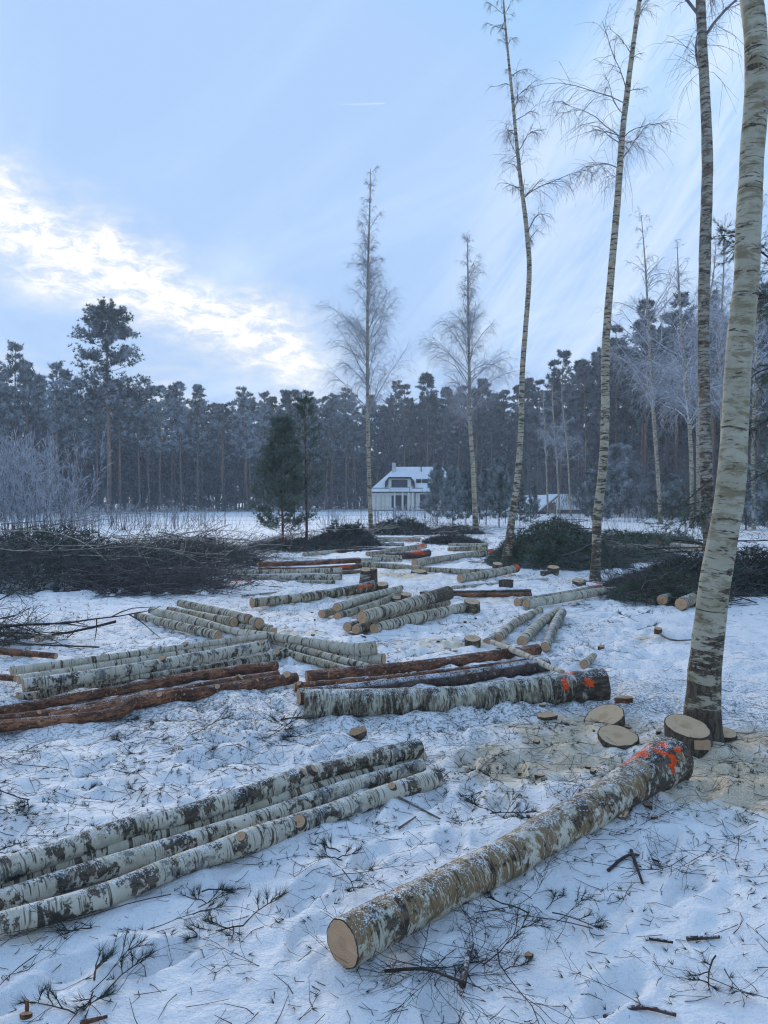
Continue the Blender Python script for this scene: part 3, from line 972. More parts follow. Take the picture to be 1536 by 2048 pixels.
add_log('birch_log', 'smallest birch log on top at the right tip of the fan shaped pile', [(480, 1241, 8), (543, 1254, 9)], 'birch_tan', 0.04, MP, 14)
# --- crossing logs
CP = 'birch logs crossing in the centre left'
add_log('birch_log', 'upturned pale birch log crossing behind the red pine row, face to the right',
        [(490, 1264, 11), (536, 1271, 14), (618, 1285, 20), (696, 1297, 24), (730, 1298, 26), (752, 1294, 27)], 'birch_white', [.1, .1, .08, .06, .07, .09], CP, 30, rings=70)
add_log('birch_log', 'slim striped birch log running diagonally under the upturned birch log',
        [(536, 1278, 12), (618, 1303, 16), (740, 1335, 14)], 'birch_stripe', 0.03, CP, 24)
add_log('birch_log', 'shadowed birch log with a round face just below the upturned birch log',
        [(610, 1296, 15), (705, 1314, 18), (768, 1318, 22)], 'birch_white', -0.01, CP, 24)
add_log('birch_log', 'birch log lowest of the crossing logs, disappearing behind the red pine row',
        [(562, 1304, 17), (620, 1319, 16), (705, 1343, 14)], 'birch_tan', -0.01, CP, 22, scars=[(.1, .6, .8)])
# --- two stacks in the middle
KP_ = 'birch logs of the middle stack'
add_log('birch_log', 'pale birch log on top of the middle stack left part', [(674, 1215, 18), (735, 1194, 14), (802, 1176, 12)], 'birch_white', 0.10, KP_, 24)
add_log('birch_log', 'birch log with the leftmost round face of the middle stack', [(644, 1228, 17), (730, 1203, 13), (776, 1190, 11)], 'birch_tan', 0.0, KP_, 22)
add_log('birch_log', 'mossy brown birch log below the pale one in the middle stack', [(676, 1233, 17), (740, 1212, 14), (802, 1187, 11)], 'birch_tan', 0.0, KP_, 24)
add_log('birch_log', 'thick birch log with a black rough butt on top of the middle stack right part',
        [(724, 1235, 25), (808, 1211, 25), (860, 1196, 26), (896, 1186, 29)], 'birch_stripe', 0.13, KP_, 36, butt=(1, 1.0, 0.9), rings=80)
add_log('birch_log', 'striped birch log at the near right side of the middle stack, ending at a stump', [(748, 1258, 22), (834, 1236, 24), (939, 1212, 17)], 'birch_stripe', 0.0, KP_, 30, rings=70)
add_log('birch_log', 'birch log beneath the thick black butted one in the middle stack', [(712, 1259, 20), (800, 1232, 15), (896, 1205, 13)], 'birch_tan', 0.0, KP_, 22)
add_log('birch_log', 'short birch log at the lower left corner of the middle stack right part', [(695, 1254, 20), (782, 1230, 15)], 'birch_tan', 0.01, KP_, 22)
XM = [(-0.42, -2.9, .18, .10), (-0.25, 0.2, .16, .10), (-.30, -2.4, .14, .3), (-.2, 3.0, .12, .3), (-.3, .6, .15, .3)]
add_log('birch_log', 'tan birch log with an orange cross on its dark butt, behind the middle stack', [(504, 1206, 19), (604, 1195, 19), (700, 1181, 20), (747, 1172, 23)], 'birch_tan', 0.0, None, 30, rings=70,
        butt=(1, 1.6, 0.5), paint=[(-.45, -2.7, .14, .35), (-.25, -2.7, .12, .3), (-.45, .45, .14, .4), (-.25, .5, .12, .35), (-.4, 1.4, .1, .3)])
# --- side on pile, left of centre
QP = 'logs of the side-on pile left of the split stump'
add_log('pine_log', 'upper dark red pine log of the side-on pile', [(517, 1129, 10), (622, 1126, 9), (720, 1121, 9)], 'pine_red', 0.12, QP)
add_log('pine_log', 'lower dark red pine log of the side-on pile marked with an orange cross', [(517, 1139, 8), (622, 1138, 9), (722, 1133, 11)], 'pine_red', 0.04, QP,
        paint=[(-.45, -2.8, .2, .4), (-.45, .4, .2, .4), (-.35, 1.5, .2, .4)])
add_log('birch_log', 'thin birch log sticking out left of the side-on pile', [(444, 1142, 7), (530, 1140, 7)], 'birch_stripe', 0.02, QP)
add_log('birch_log', 'top birch log of the side-on pile', [(465, 1145, 8), (684, 1140, 10)], 'birch_stripe', 0.12, QP)
add_log('birch_log', 'black spotted birch log in the middle of the side-on pile', [(465, 1154, 10), (684, 1154, 13)], 'birch_spot', 0.04, QP)
add_log('birch_log', 'lowest birch log of the side-on pile with an orange left end', [(464, 1162, 6), (670, 1164, 7)], 'birch_tan', 0.0, QP, paint=[(.15, -2.7, .3, .6), (.15, .4, .3, .6), (.1, 1.5, .3, .8)])
add_log('pine_log', 'short red pine end between the side-on pile and the split stump', [(650, 1146, 8), (724, 1144, 8)], 'pine_red', 0.0, QP)
add_log('birch_log', 'very thin birch pole half hidden in twigs left of the tan log', [(484, 1192, 4), (560, 1184, 4)], 'birch_tan', 0.0)
# --- far pile
FF = 'logs of the far pile below the house'
OR = [(-.3, -2.7, .3, .5), (-.3, .4, .3, .5), (-.2, 1.4, .3, .6)]
for lab, sp_, mt, zo, pt in [
    ('spotted birch log lying alone at the upper left of the far pile', [(691, 1090, 7), (808, 1089, 8)], 'birch_spot', 0.0, None),
    ('farthest birch log under the slim birch, upper of two', [(750, 1076, 5), (842, 1077, 5)], 'birch_white', 0.05, None),
    ('farthest birch log under the slim birch, lower of two', [(750, 1081, 5), (840, 1081, 5)], 'birch_stripe', 0.0, OR),
    ('dark pine log at the left of the far pile', [(672, 1103, 7), (770, 1098, 7)], 'pine_dark', 0.02, None),
    ('snow dusted birch log at the left end of the far pile', [(608, 1109, 9), (674, 1103, 8)], 'birch_white', 0.0, None),
    ('birch log on top of the far pile with an orange end', [(764, 1102, 8), (850, 1092, 10)], 'birch_stripe', 0.14, OR),
    ('dark thick pine butt with orange paint, at the right end of the far pile', [(770, 1112, 14), (815, 1110, 16), (856, 1106, 17)], 'pine_dark', 0.0, [(-.6, -2.6, .3, .5), (-.6, .5, .3, .5), (-.35, .2, .25, .3), (-.5, 1.4, .3, .5)]),
    ('pale birch log behind the thick pine butt', [(746, 1106, 7), (840, 1098, 7)], 'birch_white', 0.06, None),
    ('striped birch log in front of the far pile, upper one', [(741, 1112, 6), (803, 1113, 6)], 'birch_stripe', 0.12, None),
    ('black striped birch log in front of the far pile, lower one', [(715, 1120, 8), (804, 1119, 9)], 'birch_spot', 0.03, None),
    ('long dark pine log running left from the far pile', [(560, 1127, 7), (718, 1119, 9)], 'pine_dark', 0.0, None),
    ('cream birch log with a large cut end in the centre of the far pile', [(735, 1108, 10), (800, 1101, 8)], 'birch_tan', 0.1, None),
]:
    add_log('pine_log' if 'pine' in mt else 'birch_log', lab, sp_, mt, zo, FF, paint=pt)
add_log('birch_log', 'long tan birch log running right from behind the split stump', [(715, 1128, 13), (845, 1138, 13)], 'birch_tan', 0.0)
add_log('birch_log', 'dusky birch log continuing the long tan one toward the leaning birch', [(840, 1138, 11), (930, 1143, 11), (988, 1141, 9)], 'birch_tan', 0.0)
add_log('birch_log', 'birch log with an orange butt reaching the leaning birch from the left', [(829, 1126, 15), (900, 1115, 13), (985, 1104, 13)], 'birch_stripe', 0.0, None,
        paint=[(-.2, -2.7, .25, .6), (-.2, .4, .25, .6), (-.1, 1.4, .25, .7)], butt=(1, 1.2, .5))
add_log('birch_log', 'short birch log with a pale cut end facing right, left of the leaning birch', [(897, 1099, 9), (972, 1095, 12)], 'birch_tan', 0.0, None)
add_log('birch_log', 'farther thin birch log left of the leaning birch', [(897, 1089, 6), (977, 1089, 6)], 'birch_stripe', 0.0)
add_log('birch_log', 'birch log at the foot of the leaning birch with an orange tip', [(921, 1157, 18), (977, 1148, 17), (1033, 1137, 16)], 'birch_stripe', 0.0, None, 26,
        paint=[(-.12, -2.7, .14, .7), (-.12, .4, .14, .7), (-.05, 1.4, .14, .9)], butt=(1, .5, .6))
add_log('birch_log', 'thin birch pole behind the two right pine logs', [(905, 1175, 7), (1000, 1167, 6), (1095, 1158, 5)], 'birch_spot', 0.0)
add_log('pine_log', 'snowy upper one of two pine logs right of the middle stack', [(840, 1186, 7), (1061, 1182, 8)], 'pine_dark', 0.05, 'pair of pine logs right of the middle stack')
add_log('pine_log', 'bare red lower one of two pine logs right of the middle stack', [(860, 1190, 9), (1063, 1190, 10)], 'pine_red', 0.0, 'pair of pine logs right of the middle stack')
add_log('birch_log', 'smooth white birch log with slim black bands at the right', [(1052, 1208, 18), (1121, 1197, 18), (1190, 1185, 17), (1228, 1180, 14)], 'birch_white', 0.02, None, 30)
add_log('birch_log', 'birch log lying behind the smooth white one, its far tip painted orange', [(1035, 1205, 18), (1120, 1190, 13), (1200, 1174, 12)], 'birch_tan', 0.0, None, 24,
        paint=[(-.15, -2.7, .2, .8), (-.15, .4, .2, .8), (-.15, 1.5, .2, .9)])
T3 = 'three birch logs lying in a fan at the right'
add_log('birch_log', 'leftmost bent log of the three fanned birch logs', [(996, 1277, 17), (1010, 1262, 18), (1035, 1243, 16), (1080, 1221, 14)], 'birch_stripe', 0.0, T3, 26)
add_log('birch_log', 'middle log of the three fanned birch logs', [(1044, 1283, 21), (1078, 1249, 19), (1116, 1221, 15)], 'birch_stripe', 0.0, T3, 28)
add_log('birch_log', 'rightmost log of the three fanned birch logs', [(1091, 1294, 19), (1106, 1257, 19), (1124, 1225, 18)], 'birch_grey', 0.0, T3, 26)
add_log('birch_pole', 'crooked white birch pole resting across the red pine row', [(984, 1284, 10), (1040, 1306, 12), (1090, 1330, 12), (1126, 1344, 9)], 'birch_white', [.05, .09, .09, .13], None, 24, lump=.1, cat='pole')
add_log('log_piece', 'short birch chunk with a round pale face beside the reddish stump', [(974, 1285, 17), (990, 1272, 15)], 'birch_grey', 0.0, None, 18, cat='wood chunk')
add_log('log_piece', 'short lone birch billet above the dark end of the thick grey log', [(1168, 1329, 17), (1187, 1312, 14)], 'birch_stripe', 0.0, None, 22, cat='wood chunk')
RP = 'cut logs buried in the right brush pile'
for lab, sp_, mt in [('orange faced log end highest in the right brush pile', [(1298, 1137, 10), (1330, 1128, 9)], 'pine_red'),
                     ('orange faced log end just below the highest one in the right brush pile', [(1303, 1151, 12), (1345, 1140, 10)], 'pine_red'),
                     ('small round log end beside the highest ones in the right brush pile', [(1318, 1140, 8), (1350, 1132, 7)], 'pine_red'),
                     ('fat cut log end at the front foot of the right brush pile', [(1362, 1208, 25), (1400, 1190, 22)], 'birch_tan'),
                     ('tan cut log end left of the fat one in the right brush pile', [(1324, 1200, 22), (1375, 1184, 18)], 'birch_tan'),
                     ('small cut log end farthest left at the foot of the right brush pile', [(1302, 1202, 12), (1340, 1192, 11)], 'pine_red')]:
    add_log('log_piece', lab, sp_, mt, 0.0, RP, 18, cat='log')
BP = 'birch logs behind the right brush pile'
add_log('birch_log', 'white birch log with an orange mark behind the right brush pile', [(1300, 1087, 12), (1400, 1096, 12)], 'birch_white', 0.1, BP, paint=[(.3, -2.7, .5, .5), (.3, .4, .5, .5), (.3, 1.5, .5, .5)])
add_log('birch_log', 'long birch log left of the orange marked one behind the brush', [(1222, 1084, 10), (1320, 1090, 11)], 'birch_spot', 0.0, BP)
add_log('birch_log', 'lower snowy birch log behind the right brush pile', [(1235, 1097, 8), (1390, 1104, 9)], 'birch_white', 0.0, BP)
add_log('pine_log', 'brown pine pole behind the twisted right birch', [(1205, 1075, 9), (1272, 1073, 9)], 'pine_dark', 0.06)
add_log('pine_log', 'short brown pine pole behind the dark barked birch', [(1350, 1080, 7), (1386, 1080, 7)], 'pine_dark', 0.1)


# ------------------------------------------------------------ STUMPS AND SLABS
def stump(label, px, py_top, wpx, h, bark='birch_grey', name='tree_stump', flare=1.25, tilt=0.0, notch=False, cutm='cut_pale', sides=40, cat='stump', aspect=1.0, rz=0.0, sink=0.06, lean=0.24):
    r = 0.1
    for _ in range(8):
        c = G(px, py_top, h); r = wpx * 0.5 / F * c[1]
    seed_c[0] += 1; sd = seed_c[0]
    root = thing(name, label, cat, (c[0], c[1], 0))
    n = 9
    P = np.stack([np.full(n, c[0]), np.full(n, c[1]), np.linspace(-sink, h, n)], -1)
    R = r * (1 + (flare - 1) * (1 - np.linspace(0, 1, n)) ** 1.6)
    t = P[:, 2] + sink
    if c[1] > 9: sides = 18
    V, Q, bc, VV = tube(P, R, t, sides, 0.09, sd, 0.02 if c[1] < 9 else 0)
    def tf(v):
        v = np.array(v)
        v[..., 1] = c[1] + (v[..., 1] - c[1]) * aspect
        d = v[..., 0] - c[0]
        w = np.clip(v[..., 2] / max(h, .02), 0, 1)
        v[..., 2] = v[..., 2] + (tilt * d + lean * (v[..., 1] - c[1])) * w
        return v
    g = Geo(); g.add(tf(V), Q, bc=bc, butt=np.full(len(V), 0.75 if c[1] < 7 else 0.3), paint=np.zeros(len(V)))
    g.obj('bark', M[bark], root)
    cut_face(root, tf(VV[-1]), bc.reshape(n, sides, 3)[-1], (0, 0, 1), matl=M[cutm])
    return root, c, r


s_root, s_c, s_r = stump('big birch stump with a pale top and square notch beside the large birch', 1374, 1453, 88, 0.150, flare=1.12, tilt=-0.10, sides=64, lean=.26)
# the pale felling notch on the near side
ng = Geo()
cx, cy = s_c[0] + 0.035, s_c[1] - s_r * 1.0
nv = np.array([[cx - .045, cy - .008, .05], [cx + .055, cy - .008, .045], [cx + .055, cy - .004, .100], [cx - .045, cy - .004, .106],
               [cx - .045, cy + .05, .05], [cx + .055, cy + .05, .045], [cx + .055, cy + .05, .100], [cx - .045, cy + .05, .106]])
ng.add(nv, np.array([[0, 1, 2, 3], [1, 5, 6, 2], [4, 0, 3, 7], [3, 2, 6, 7], [4, 5, 1, 0]]), smooth=False, bc=nv - nv.mean(0))
ng.obj('felling_notch', M['cut_pale'], s_root)
stump('round low stump with a smooth pale top, left of the big notched stump', 1235, 1472, 76, 0.045, flare=1.06, sides=56, lean=.28)
stump('rough slanting stump with a bright top behind the round low one', 1207, 1433, 78, 0.05, flare=1.05, tilt=0.35, sides=48, aspect=1.0)
stump('flush dirty stump just right of the large birch', 1452, 1466, 42, 0.02, flare=1.1, sides=30, bark='birch_thick')
stump('stump with an upright split shell beside the side-on pile', 732, 1139, 24, 0.26, flare=1.15, bark='birch_scaly')
stump('dark broken stump shell touching the split stump', 747, 1137, 14, 0.28, flare=1.2, bark='pine_dark', cutm='cut')
stump('stump at the right end of the middle stack', 944, 1203, 32, 0.14, flare=1.1, bark='birch_tan', tilt=-.1)
stump('pale disc topped stump beside the orange crossed butt', 763, 1168, 27, 0.12, flare=.9)
stump('low stump disc right of the middle stack top', 812, 1188, 21, 0.12, flare=.9)
stump('smaller low stump disc on the near side of its twin', 794, 1195, 19, 0.06, flare=1.0)
stump('stump left of the foot of the leaning birch', 995, 1127, 20, 0.14, bark='birch_scaly')
stump('grey stump disc standing highest in front of the green brush heap', 1107, 1134, 24, 0.13, flare=.85, bark='birch_tan')
stump('low pale stump near the foot of the twisted right birch', 1158, 1161, 26, 0.08, bark='birch_tan')
stump('small round stump alone on the open snow at the right', 1316, 1257, 15, 0.07, bark='pine_red', cutm='cut')
stump('reddish ragged stump left of the three fanned logs', 945, 1277, 32, 0.10, bark='birch_tan', flare=1.0)
stump('dark slab stump with a thin pale edge near the far pile', 838, 1142, 32, 0.05, bark='birch_tan', aspect=.7)


def slab(label, px, py, w, d, h, rz, tilt, m='cut_pale', name='wood_chip', cat='wood chip', z=0.0, bark='birch_grey'):
    c = G(px, py, 0)
    root = thing(name, label, cat, (c[0], c[1], hz(c[0], c[1]) + z))
    r_ = np.random.default_rng(int(px * 7 + py))
    n = 9
    th = np.linspace(0, 2 * PI, n, endpoint=False)
    rr = 1 + r_.uniform(-.22, .22, n)
    out = np.stack([np.cos(th) * rr * w / 2, np.sin(th) * rr * d / 2], -1)
    ca, sa = math.cos(rz), math.sin(rz)
    out = out @ np.array([[ca, sa], [-sa, ca]])
    zt = h + tilt * out[:, 1] + r_.uniform(-.1, .1, n) * h
    top = np.column_stack([out, zt]); bot = np.column_stack([out * .93, np.full(n, -.02) + tilt * out[:, 1] * .3])
    j = np.arange(n); j2 = (j + 1) % n
    loc = np.array(root.location)
    g = Geo(); V = np.vstack([top, bot]) + loc
    g.add(V, np.stack([j + n, j2 + n, j2, j], -1), smooth=False, bc=V - loc, butt=np.full(2 * n, .5), paint=np.zeros(2 * n))
    g.obj('bark', M[bark], root)
    g = Geo(); V = np.vstack([top + [0, 0, .001], [[0, 0, zt.mean()]]]) + loc
    g.add(V, np.stack([j, j2, np.full(n, n)], -1), smooth=False, bc=V - loc)
    g.obj('cut_face', M[m], root)
    return root


slab('small split billet with an orange side behind the slanting stump', 1250, 1414, .15, .05, .045, .1, .1, bark='pine_red', m='cut')
slab('flat wedge shaped wood slab on the sawdust left of the slanting stump', 1093, 1447, .15, .10, .02, .3, .1)
slab('pale wedge of wood standing in the snow above the front left pile', 716, 1476, .12, .06, .055, .4, .5, m='cut')
slab('squared pale wood block beside the green brush heap', 1091, 1147, .22, .12, .10, 0.05, .0, m='cut_pale', bark='birch_tan')
slab('thin wood slab lying on the two right pine logs', 1010, 1178, .26, .10, .16, .1, 0)
slab('grey bark flake lying right of the billet on the open snow', 1202, 1298, .09, .06, .03, .4, .2, bark='pine_dark', m='cut')
slab('rusty orange wood chip in the bottom left corner', 52, 2032, .035, .02, .012, .3, 0, m='cut', bark='pine_red')
slab('upright sliver of red bark beside the orange chip in the bottom left corner', 54, 2026, .012, .008, .045, .3, 0, m='cut', bark='pine_red')
slab('reddish wood crumb by the twigs right of the front log', 1058, 1910, .03, .03, .012, .8, 0, m='cut', bark='pine_red')
for k in range(46):
    px = rng.uniform(940, 1330) if k % 2 else rng.uniform(620, 1000)
    py = rng.uniform(1425, 1660) if k % 2 else rng.uniform(1190, 1330)
    w = rng.uniform(.015, .045)
    o = slab('small pale wood chip scattered on the trampled snow', px, py, w * 1.5, w, .012, rng.uniform(0, 3), 0, m='cut_pale', bark='birch_tan')
    o['group'] = 'small pale wood chips on the snow'


def stick(label, pts, rpx, mt='twig', name='stick', cat='stick', z=0.01, parent_fn=None, group=None):
    P = []
    for px, py in pts:
        c = G(px, py, 0.0); P.append([c[0], c[1], hz(c[0], c[1]) + z])
    Y = P[0][1]; r0 = rpx / 2 / F * Y
    n = max(6, len(pts) * 3)
    Pp, Rr, t = resample(P, np.linspace(r0, r0 * .6, len(P)), n)
    V, Q, bc, _ = tube(Pp, Rr, t, 8, .15, int(pts[0][0]))
    g = Geo(); g.add(V, [Q, np.array([list(range(8))[::-1]]), np.array([[(n - 1) * 8 + i for i in range(8)]])], bc=bc, butt=np.zeros(len(V)), paint=np.zeros(len(V)))
    o = g.obj(name, M[mt])
    tag(o, label, cat, group)
    return o


stick('thick crusty stick standing out below the near end of the front log', [(925, 1985), (935, 1930), (945, 1895)], 17, 'pine_dark', z=.02)
stick('long thin straight stick running under the near end of the front log', [(770, 1925), (850, 1945), (928, 1988)], 7, z=.03)
stick('flat strip of dark bark lying at the bottom right', [(1208, 2016), (1280, 2023), (1352, 2032)], 13, 'pine_dark', 'bark_strip', 'bark strip')
stick('short dark bark strip above the bottom right one', [(1298, 1880), (1346, 1886)], 8, 'pine_dark', 'bark_strip', 'bark strip')
stick('dark bark strip with a thick end at the right edge', [(1373, 1879), (1440, 1882)], 10, 'pine_dark', 'bark_strip', 'bark strip')
stick('reddish brown stick with a broken end at the bottom left', [(160, 2050), (215, 2035)], 12, 'pine_red')
stick('dark forked stick on clean snow right of the front log', [(1216, 1740), (1262, 1714), (1318, 1706)], 7)
stick('short prong crossing the forked stick right of the front log', [(1262, 1706), (1285, 1768)], 7)
stick('brown broken stick between the front pile and the front log', [(797, 1608), (880, 1645)], 5, 'twig_grey')
stick('shorter brown stick left of the one between the piles', [(798, 1660), (832, 1642)], 5, 'twig_grey')
stick('dark stick beneath the left end of the thick grey log', [(562, 1440), (602, 1440)], 5)
stick('dark stick in front of the middle stack', [(700, 1270), (732, 1281)], 4)
stick('curved grey stick leading right from the small lone stump', [(1310, 1262), (1345, 1284), (1400, 1281)], 4, 'twig_grey')

# ------------------------------------------------------------ TREES
def path_at(spec, Y):
    P = [PD(px, py, Y) for px, py, w in spec]; R = [w * .5 / F * Y for px, py, w in spec]
    return P, R


def birch(label, spec, Ybase, bark, crown_from=0.5, n_prim=40, L0=2.0, twig=0.9, extra_top=None, seed=1, sides=24, group=None, lump=.04, buttlen=1.0, butts=.6,
          twigmat='twig_birch', droop=0.16, wscale=1.0, minlen=.2, stubs=True, tw_r=0.004, upf=1.0):
    r = np.random.default_rng(seed)
    P, R = path_at(spec, Ybase)
    P = [np.array(p) for p in P]
    P[0][2] = min(P[0][2], -0.05)
    # small sway in depth so the stem is not flat
    for i in range(1, len(P)):
        P[i][1] += 0.05 * math.sin(i * 1.7 + seed) * min(1.0, Ybase / 10)
    if extra_top:
        top = P[-1]; dirn = norm(np.array([P[-1] - P[-2]]))[0]
        P.append(top + (dirn * .6 + np.array([0, 0, .6])) * extra_top * .5); R.append(R[-1] * .6)
        P.append(P[-1] + np.array([0.1, 0.05, extra_top * .5])); R.append(0.01)
    H = P[-1][2]
    n = int(np.clip(H / 0.12, 40, 150))
    Pp, Rr, t = resample(P, R, n)
    root = thing('birch_tree', label, 'birch tree', (P[0][0], P[0][1], 0), group)
    # root flare
    Rr = Rr * (1 + 0.35 * np.exp(-t / 0.18))
    V, Q, bc, VV = tube(Pp, Rr, t, sides, lump, seed + 40, 0.01 if Ybase < 9 else 0)
    bt = np.repeat(np.clip(1 - t / buttlen, 0, 1) * butts, sides)
    g = Geo(); g.add(V, Q, bc=bc, butt=bt, paint=np.zeros(len(V)))
    g.obj('trunk', M[bark], root)
    # limbs
    TT = norm(np.gradient(Pp, axis=0))
    f = crown_from + (1 - crown_from) * r.uniform(0, 1, n_prim) ** 0.85
    f = np.clip(f, 0, .985)
    idx = (f * (n - 1)).astype(int)
    st = Pp[idx]
    a = r.uniform(0, 2 * PI, n_prim)
    up = r.uniform(0.75, 2.1, n_prim) * upf
    D = np.stack([np.cos(a), np.sin(a), up], -1)
    rel = (f - crown_from) / (1 - crown_from)
    Lg = L0 * (0.55 + 0.7 * np.sin(np.clip(rel * 1.15 + .25, 0, 1) * PI)) * (1 - 0.72 * rel) * r.uniform(.6, 1.25, n_prim) * 1.25 + minlen
    Lg = Lg * r.choice([.45, .8, 1.0, 1.25], n_prim)
    prim = grow(st, D, Lg, 7, droop * .5 * r.uniform(.3, 1.6, n_prim), 0.12, r)
    pr = np.clip(Rr[idx] * .38, 0.006, 0.05)[:, None] * np.linspace(1, .25, 7)[None] * wscale
    cg = Geo()
    V, Q = many_tubes(prim, np.maximum(pr, 0.004), 5); cg.add(V, Q)
    ns = int(7 * twig)
    pi = np.sort(r.choice(n_prim, n_prim * ns, p=Lg / Lg.sum())); u = r.uniform(.15, .98, len(pi))
    s2, t2 = along(prim, pi, u)
    d2 = norm(t2 + r.normal(0, .55, (len(pi), 3)))
    sec = grow(s2, d2, Lg[pi] * r.uniform(.22, .5, len(pi)) * (1.1 - .5 * u), 5, droop * 1.0, 0.13, r)
    V, Q = many_tubes(sec, (np.linspace(1, .5, 5)[None] * tw_r * 1.4) * np.ones((len(pi), 1)), 3); cg.add(V, Q)
    nt = int(4.0 * twig)
    ti = np.repeat(np.arange(len(sec)), nt); u = r.uniform(.1, 1, len(ti))
    s3, t3 = along(sec, ti, u)
    d3 = norm(t3 * .6 + r.normal(0, .5, (len(ti), 3)))
    ter = grow(s3, d3, Lg[pi][ti] * r.uniform(.10, .30, len(ti)) + .06, 3, droop * 3.0, 0.14, r)
    V, Q = many_tubes(ter, (np.linspace(1, .55, 3)[None] * tw_r * .8) * np.ones((len(ti), 1)), 3); cg.add(V, Q)
    cg.obj('crown', M[twigmat], root)
    return root, Pp, Rr


birch('large mottled white birch at the right edge, leaning right beside the notched stump',
      [(1404, 1478, 66), (1408, 1400, 62), (1421, 1250, 60), (1440, 1100, 56), (1456, 1000, 55), (1472, 850, 52), (1480, 700, 50), (1490, 560, 49), (1497, 450, 48), (1508, 300, 45), (1513, 180, 43), (1507, 60, 42), (1500, -30, 41)],
      5.15, 'birch_stand', 0.62, 30, 1.6, 1.0, extra_top=6.0, seed=5, sides=72, lump=.085, buttlen=1.1, butts=.7)
birch('dark scaly barked birch standing just left of the large white birch',
      [(1422, 1185, 28), (1419, 1100, 25), (1412, 1000, 25), (1410, 800, 23), (1409, 620, 22), (1411, 420, 22), (1413, 300, 21), (1410, 150, 19), (1402, 0, 18), (1398, -80, 17)],
      13.0, 'birch_scaly', 0.56, 30, 1.4, 1.0, extra_top=4.0, seed=8, sides=32, buttlen=2.5, butts=.5, lump=.09, tw_r=.0034)
birch('tall twisted birch with a brown foot, third from the right edge',
      [(1190, 1156, 19), (1193, 1100, 18), (1196, 1030, 18), (1203, 960, 17), (1209, 850, 17), (1212, 700, 16), (1222, 560, 14), (1234, 400, 13), (1243, 280, 12), (1256, 180, 11), (1268, 80, 9), (1280, -20, 8)],
      15.6, 'birch_tree', 0.52, 36, 1.0, 1.0, extra_top=2.5, seed=11, sides=28, buttlen=2.2, butts=.45, lump=.06, tw_r=.0030, upf=.8, wscale=.5)
birch('thin leaning birch with a dark bent foot in the middle, right of the house',
      [(1012, 1133, 21), (1021, 1060, 15), (1033, 970, 13), (1042, 860, 11), (1045, 750, 11), (1052, 640, 10), (1058, 540, 10), (1053, 450, 9), (1043, 370, 8), (1033, 290, 7), (1025, 200, 6), (1018, 120, 5), (1010, 40, 4), (1004, -30, 3)],
      18.7, 'birch_tree', 0.50, 44, .75, 1.0, extra_top=.8, seed=14, sides=20, buttlen=3, butts=.5, lump=.05, tw_r=.0030, droop=.20, upf=.7, wscale=.8)
birch('straight slim birch left of the house with an airy pointed crown',
      [(743, 1085, 12), (741, 1030, 9), (738, 950, 8), (736, 850, 7.5), (735, 740, 6.5), (735, 620, 5.2), (737, 500, 4), (740, 400, 2.6), (741, 338, 1)],
      29.6, 'birch_tree', 0.34, 105, 1.25, 1.75, seed=17, sides=14, buttlen=1.5, butts=.4, tw_r=.0028, droop=.13, twigmat='twig_air', wscale=.7, upf=1.3)
birch('birch with a wide drooping crown, right of the house behind the young pines',
      [(952, 1066, 13), (949, 1000, 10), (946, 930, 9), (940, 840, 8), (938, 740, 6), (937, 640, 5), (936, 550, 3), (935, 475, 1)],
      37.5, 'birch_tree', 0.33, 96, 1.95, 1.75, seed=23, sides=14, buttlen=1.5, butts=.4, tw_r=.0031, droop=.14, twigmat='twig_air', wscale=.7, upf=1.25)
BG = [('frosty birch with a fine crown between the twisted and the dark birch', [(1322, 1012, 8), (1313, 900, 8), (1302, 760, 7), (1295, 620, 5), (1290, 520, 3), (1283, 430, 1)], 50, 31, 2.9),
      ('frosty birch close left of the dark scaly birch', [(1383, 1055, 9), (1384, 950, 8), (1376, 800, 8), (1364, 680, 6), (1358, 580, 4), (1355, 485, 1)], 44, 37, 2.6),
      ('forked frosty birch hidden behind the dark scaly birch', [(1398, 1058, 8), (1396, 900, 8), (1397, 780, 7), (1408, 650, 5), (1425, 560, 3), (1432, 480, 1)], 46, 41, 2.6),
      ('frosty birch between the dark birch and the large birch', [(1446, 1020, 6), (1444, 850, 6), (1440, 700, 5), (1446, 560, 3), (1450, 430, 1)], 52, 43, 3.0),
      ('frosty birch seen past the right side of the large birch', [(1508, 1085, 9), (1505, 900, 8), (1512, 700, 6), (1520, 520, 3), (1526, 380, 1)], 40, 47, 2.6),
      ('pale thin birch in front of the dark pines left of the twisted birch', [(1142, 985, 4), (1135, 900, 3.6), (1127, 830, 3), (1122, 770, 1)], 76, 51, 1.6),
      ('pair-like thin birch beside the pale one left of the twisted birch', [(1120, 985, 4), (1112, 900, 3.6), (1106, 820, 3), (1104, 760, 1)], 78, 53, 1.6),
      ('thin straight birch at the dark forest edge above the woodshed', [(1096, 985, 4), (1092, 900, 3.6), (1088, 830, 3), (1086, 780, 1)], 80, 57, 1.6)]
for lab, sp_, Y, sd, L0 in BG:
    birch(lab, sp_, Y, 'birch_tree', 0.34, 60 if Y < 60 else 26, L0, 1.0, seed=sd, sides=10, buttlen=1, butts=.3, tw_r=.008 if Y < 60 else .010, twigmat='twig_frost', group='background birches')


